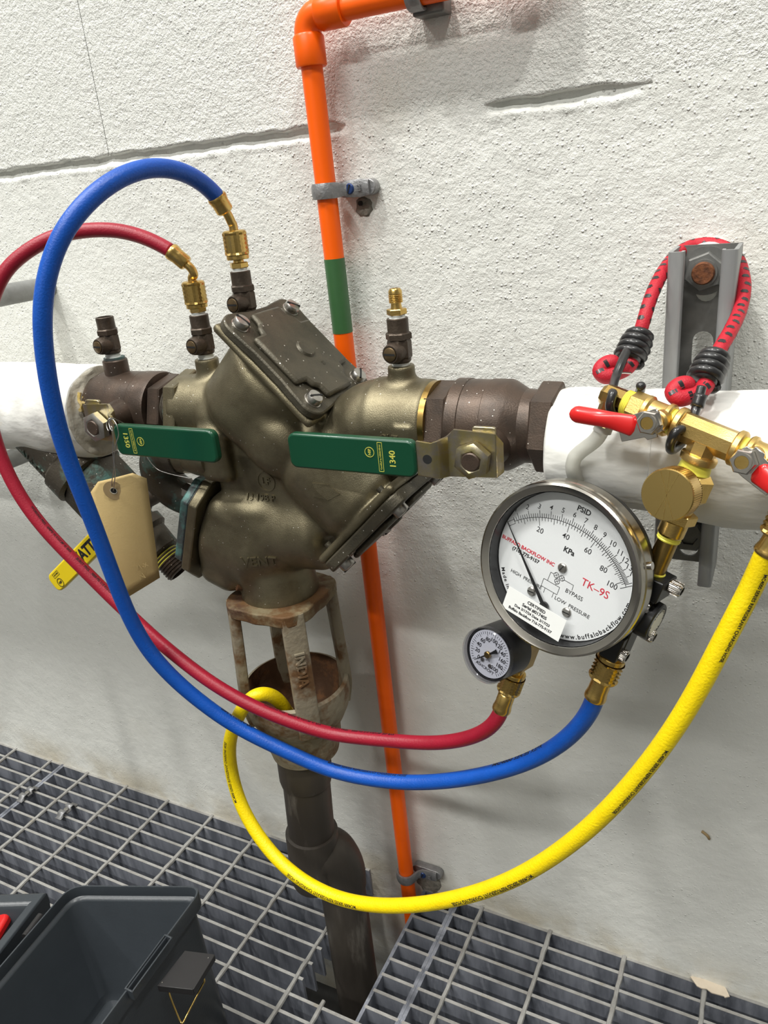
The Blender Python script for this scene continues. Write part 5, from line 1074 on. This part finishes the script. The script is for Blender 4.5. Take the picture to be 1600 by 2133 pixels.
# ---------------------------------------------------------------- tan tag on the left valve
TL, TR_, BR, BL = [V3(q) for q in ((-0.5183, -0.1680, 0.5612), (-0.4590, -0.1580, 0.5754), (-0.4892, -0.1400, 0.4619), (-0.5169, -0.1660, 0.4463))]
tg = thing('paper_tag', 'blank tan paper tag wired to the left green lever, behind the blue hose', 'tag', tuple((TL+TR_)/2))
def tagp(s, t): p = (TL*(1-s)+TR_*s)*(1-t)+(BL*(1-s)+BR*s)*t; return p+V3((0, -.004*math.sin(PI*t)*(1-s)-.002*math.sin(PI*s), 0))
ou = [(0, .075), (.20, -.004), (.80, -.004), (1, .075), (1, .3), (1, .6), (1, 1), (.66, 1), (.33, 1), (0, 1), (0, .6), (0, .3)]
b = MB(); rows = [0, .02, .045, .075, .15, .3, .45, .6, .75, .9, 1]; X = []
for t_ in rows:
    c_ = .2*(1-t_/.075) if t_ < .075 else 0; X.append([tagp(c_+(1-2*c_)*k/8, t_) for k in range(9)])
X = np.array(X); b.grid(X); o = obj('card', b, M['manila'], tg, ang=0); sm = o.modifiers.new('s', 'SOLIDIFY'); sm.thickness = .0004; sm.offset = 0
nT = unit(np.cross(tagp(1, .3)-tagp(0, .3), tagp(.5, 0)-tagp(.5, 1))); nT = nT*(-1 if nT[1] > 0 else 1); hc = tagp(.46, .095)
T = fr(hc+nT*.0004, nT); eb = obj('eyelet', MB().lathe(T, [(.0026, 0), (.0090, 0), (.0090, .0005), (.0026, .0006), (.0026, 0)], 32), M['brownc'], tg, label='brown card eyelet')
obj('eyelet_hole', MB().cyl(mv(T, z=.0002), .0026, .0003, 20), M['dark'], eb); obj('eyelet_rim', MB().ring(T, .0031, .0026, .0009, 24), M['foam'], eb)
b = MB(); p0 = tagp(.60, .80); xa = unit(tagp(1, .8)-tagp(0, .8)); b.text(fr(p0+nT*.0004, nT, xa), 'JS  -71-X', .006, dep=.00004); b.text(fr(tagp(.62, .89)+nT*.0004, nT, xa), 'JN', .009, dep=.00004); obj('faint_writing', b, M['inkf'], tg)
lp = (-0.4814, -0.1660, 0.6174); k1 = (-0.4729, -0.1700, 0.6151)
b = MB()
for P in ([hc, hc-nT*-.002+(0, 0, .006), (-0.4789, -0.1720, 0.5800), (-0.4755, -0.1720, 0.5947), (-0.4718, -0.1710, 0.6087), k1, (-0.4772, -0.1700, 0.6112), (-0.4799, -0.1680, 0.6157), (-0.4774, -0.1660, 0.6200), (-0.4756, -0.1620, 0.6185), (-0.4770, -0.1560, 0.6122)],
          [hc+nT*.001, (-0.4786, -0.1720, 0.5759), (-0.4758, -0.1720, 0.5885), (-0.4700, -0.1720, 0.6011), (-0.4665, -0.1705, 0.6088), (-0.4668, -0.1700, 0.6166), (-0.4722, -0.1680, 0.6204), (-0.4756, -0.1690, 0.6178), (-0.4734, -0.1710, 0.6133), (-0.4720, -0.1710, 0.6114)],
          [(-0.4756, -0.1620, 0.6185), (-0.4782, -0.1500, 0.6099), (-0.4715, -0.1480, 0.5973), (-0.4629, -0.1500, 0.5840), (-0.4551, -0.1500, 0.5740), (-0.4432, -0.1500, 0.5704), (-0.4205, -0.1480, 0.5669)]):
    b.tube(spline(P, 6), .00042, 6)
obj('tie_wire', b, M['swire'], tg, ang=0)

# ---------------------------------------------------------------- open charcoal toolbox on the grating, its lid thrown back to the left
H = .20
BLc, BRc = V3((-0.5453, -0.2770, 0.2000)), V3((-0.4263, -0.2301, 0.2000)); dR = unit((.06, -1, 0)); dL = unit((.105, -1, 0))
FRc = BRc+dR*.22; FLc = BLc+dL*.20
tbx = thing('toolbox', 'open charcoal plastic toolbox on the grating, in the lower left corner', 'toolbox', tuple((BLc+FRc)/2*(1, 1, 0)))
cen = (BLc+BRc+FRc+FLc)/4
def loop(ins, z, rad, n=6):
    """rounded outline of the box, inset by ins"""
    C = [BLc, BRc, FRc, FLc]; out = []; D = []
    for i in range(4):
        p, q = C[i], C[(i+1) % 4]; e = unit(q-p); D.append((p, e, np.cross((0, 0, 1), e)))
    cs = []
    for i in range(4):
        p1, e1_, m1 = D[i-1]; p2, e2_, m2 = D[i]; a = p1-m1*ins; b_ = p2-m2*ins
        k = np.linalg.solve(np.array([[e1_[0], -e2_[0]], [e1_[1], -e2_[1]]]), (b_-a)[:2]); cs.append((a+e1_*k[0], e1_, e2_))
    for c, ea, eb_ in cs:
        a, b_ = c-ea*rad, c+eb_*rad
        for i in range(n+1): t_ = i/n; out.append(((1-t_)**2*a+2*t_*(1-t_)*c+t_*t_*b_)*(1, 1, 0)+(0, 0, z))
    return np.array(out)
sgn = 1 if np.cross((0, 0, 1), unit(BRc-BLc))@(cen-BLc) < 0 else -1
L_ = [(.003, .002, .014), (.001, .006, .015), (.0030, H-.020, .015), (.0030, H-.018, .015), (-.0008, H-.016, .015), (-.0010, H-.001, .015), (-.0006, H, .015), (.0006, H, .0145), (.0009, H-.0008, .014), (.0012, H-.011, .013), (.0040, H-.0125, .011), (.0050, H-.0145, .011), (.0130, .074, .008), (.017, .068, .006), (.03, .067, .004)]
rows = [loop(i*sgn, z, r_) for i, z, r_ in L_]; X = np.array([np.vstack([q, q[:1]]) for q in rows]); b = MB().grid(X[:, ::-1] if sgn > 0 else X)
b.add(rows[-1], [tuple(range(len(rows[-1])))]); obj('body', b, M['box'], tbx, ang=40)
# hasp bracket, latch and its gold wire on the right hand wall
def on(k, out, z): return BRc*(1, 1, 0)+dR*k+V3((1, .02, 0))*out+(0, 0, z)
kc = float((V3((-0.4140, -0.3084, 0.2000))-BRc)@dR); br = MB()
for (k0, k1, o0, o1) in ((kc-.026, kc-.0245, -.001, .0065), (kc+.0245, kc+.026, -.001, .0065), (kc-.026, kc+.026, .0055, .0068), (kc-.026, kc+.026, -.0018, -.0006)):
    br.box(ax(on((k0+k1)/2, (o0+o1)/2, H-.0035), (1, .02, 0), dR, (0, 0, 1)), o1-o0, k1-k0, .010)
obj('hasp_bracket', br, M['box'], tbx, bevel=.0003)
QL = [V3(q) for q in ((-0.4082, -0.2815, 0.1870), (-0.3818, -0.2744, 0.1870), (-0.3787, -0.3059, 0.1870), (-0.4085, -0.3148, 0.1870))]; cL = sum(QL)/4; dn = V3((0, 0, -.0016)); lt = MB()
lt.add(QL+[q+dn for q in QL], [(0, 1, 2, 3), (7, 6, 5, 4)]+[(i, 4+i, 4+(i+1) % 4, (i+1) % 4) for i in range(4)])
for i, h_ in ((0, .004), (1, .006), (2, .007)):
    p, q = QL[i], QL[(i+1) % 4]; m_ = unit(np.cross(q-p, (0, 0, 1)))*.0006; lt.add([p-m_, q-m_, q+m_, p+m_, p-m_-(0, 0, h_), q-m_-(0, 0, h_), q+m_-(0, 0, h_), p+m_-(0, 0, h_)], [(0, 1, 2, 3), (7, 6, 5, 4), (0, 4, 5, 1), (1, 5, 6, 2), (2, 6, 7, 3), (3, 7, 4, 0)])
la = obj('latch', lt, M['blackm'], tbx, bevel=.0003)
for i, j in ((1, .22), (3, .16)): obj('rivet', MB().sphere(fr(QL[i]*(1-j)+cL*j+(0, 0, .0002)), .0006, 10, 6), M['steel'], la)
wp = [(-0.4004, -0.3094, 0.1810), (-0.4001, -0.3122, 0.1790), (-0.3980, -0.3137, 0.1740), (-0.3933, -0.3158, 0.1630), (-0.3893, -0.3174, 0.1570), (-0.3869, -0.3173, 0.1570), (-0.3862, -0.3118, 0.1600), (-0.3838, -0.3014, 0.1680), (-0.3820, -0.2926, 0.1740), (-0.3815, -0.2907, 0.1760), (-0.3843, -0.2890, 0.1810)]
obj('wire_bail', MB().tube(spline(wp, 5), .0008, 10), M['wire'], tbx, ang=0)
# lid
q0 = V3((-0.5707, -0.2854, 0.1900)); eL = unit(V3((-0.5581, -0.3472, 0.1900))-q0); eB = unit(V3((-0.6123, -0.3040, 0.1900))-q0); c0 = [q0, q0+eB*.14, q0+eB*.14+eL*.19, q0+eL*.19]
ld = MB(); outer = [p for p in c0]; ctr = sum(outer)/4
def inset(f, z): return [p+(ctr-p)*f+(0, 0, z) for p in outer]
ring_ = [inset(.06, -.060), inset(.0, -.012), inset(0, 0), inset(.13, 0), inset(.16, -.004), inset(.20, -.045)]
X = np.array([r_+[r_[0]] for r_ in ring_]); nrm = np.cross(X[2][1]-X[2][0], X[2][2]-X[2][1])[2]; ld.grid(X if nrm < 0 else X[:, ::-1]); ld.add(ring_[-1], [(0, 1, 2, 3)]); lid = obj('lid', ld, M['box'], tbx, bevel=.002)
for k in (.03, .12): 
    p = (q0+eL*k+BLc+dL*(k+.01))/2; obj('hinge', MB().cyl(fr(p+(0, 0, -.006)-eL*.01, eL), .0035, .022, 14), M['blackm'], tbx)
hp0 = V3((-0.6186, -0.3224, 0.1800)); rh = MB().prism(fr(V3((-0.6006, -0.3237, 0.1680)), unit((-.1, -.25, 1)), eL), rrect(.030, .023, .008, 6), .010)
rh = obj('red_handle', rh, M['redv'], tbx, bevel=.003, label='red handle folded inside the lid')
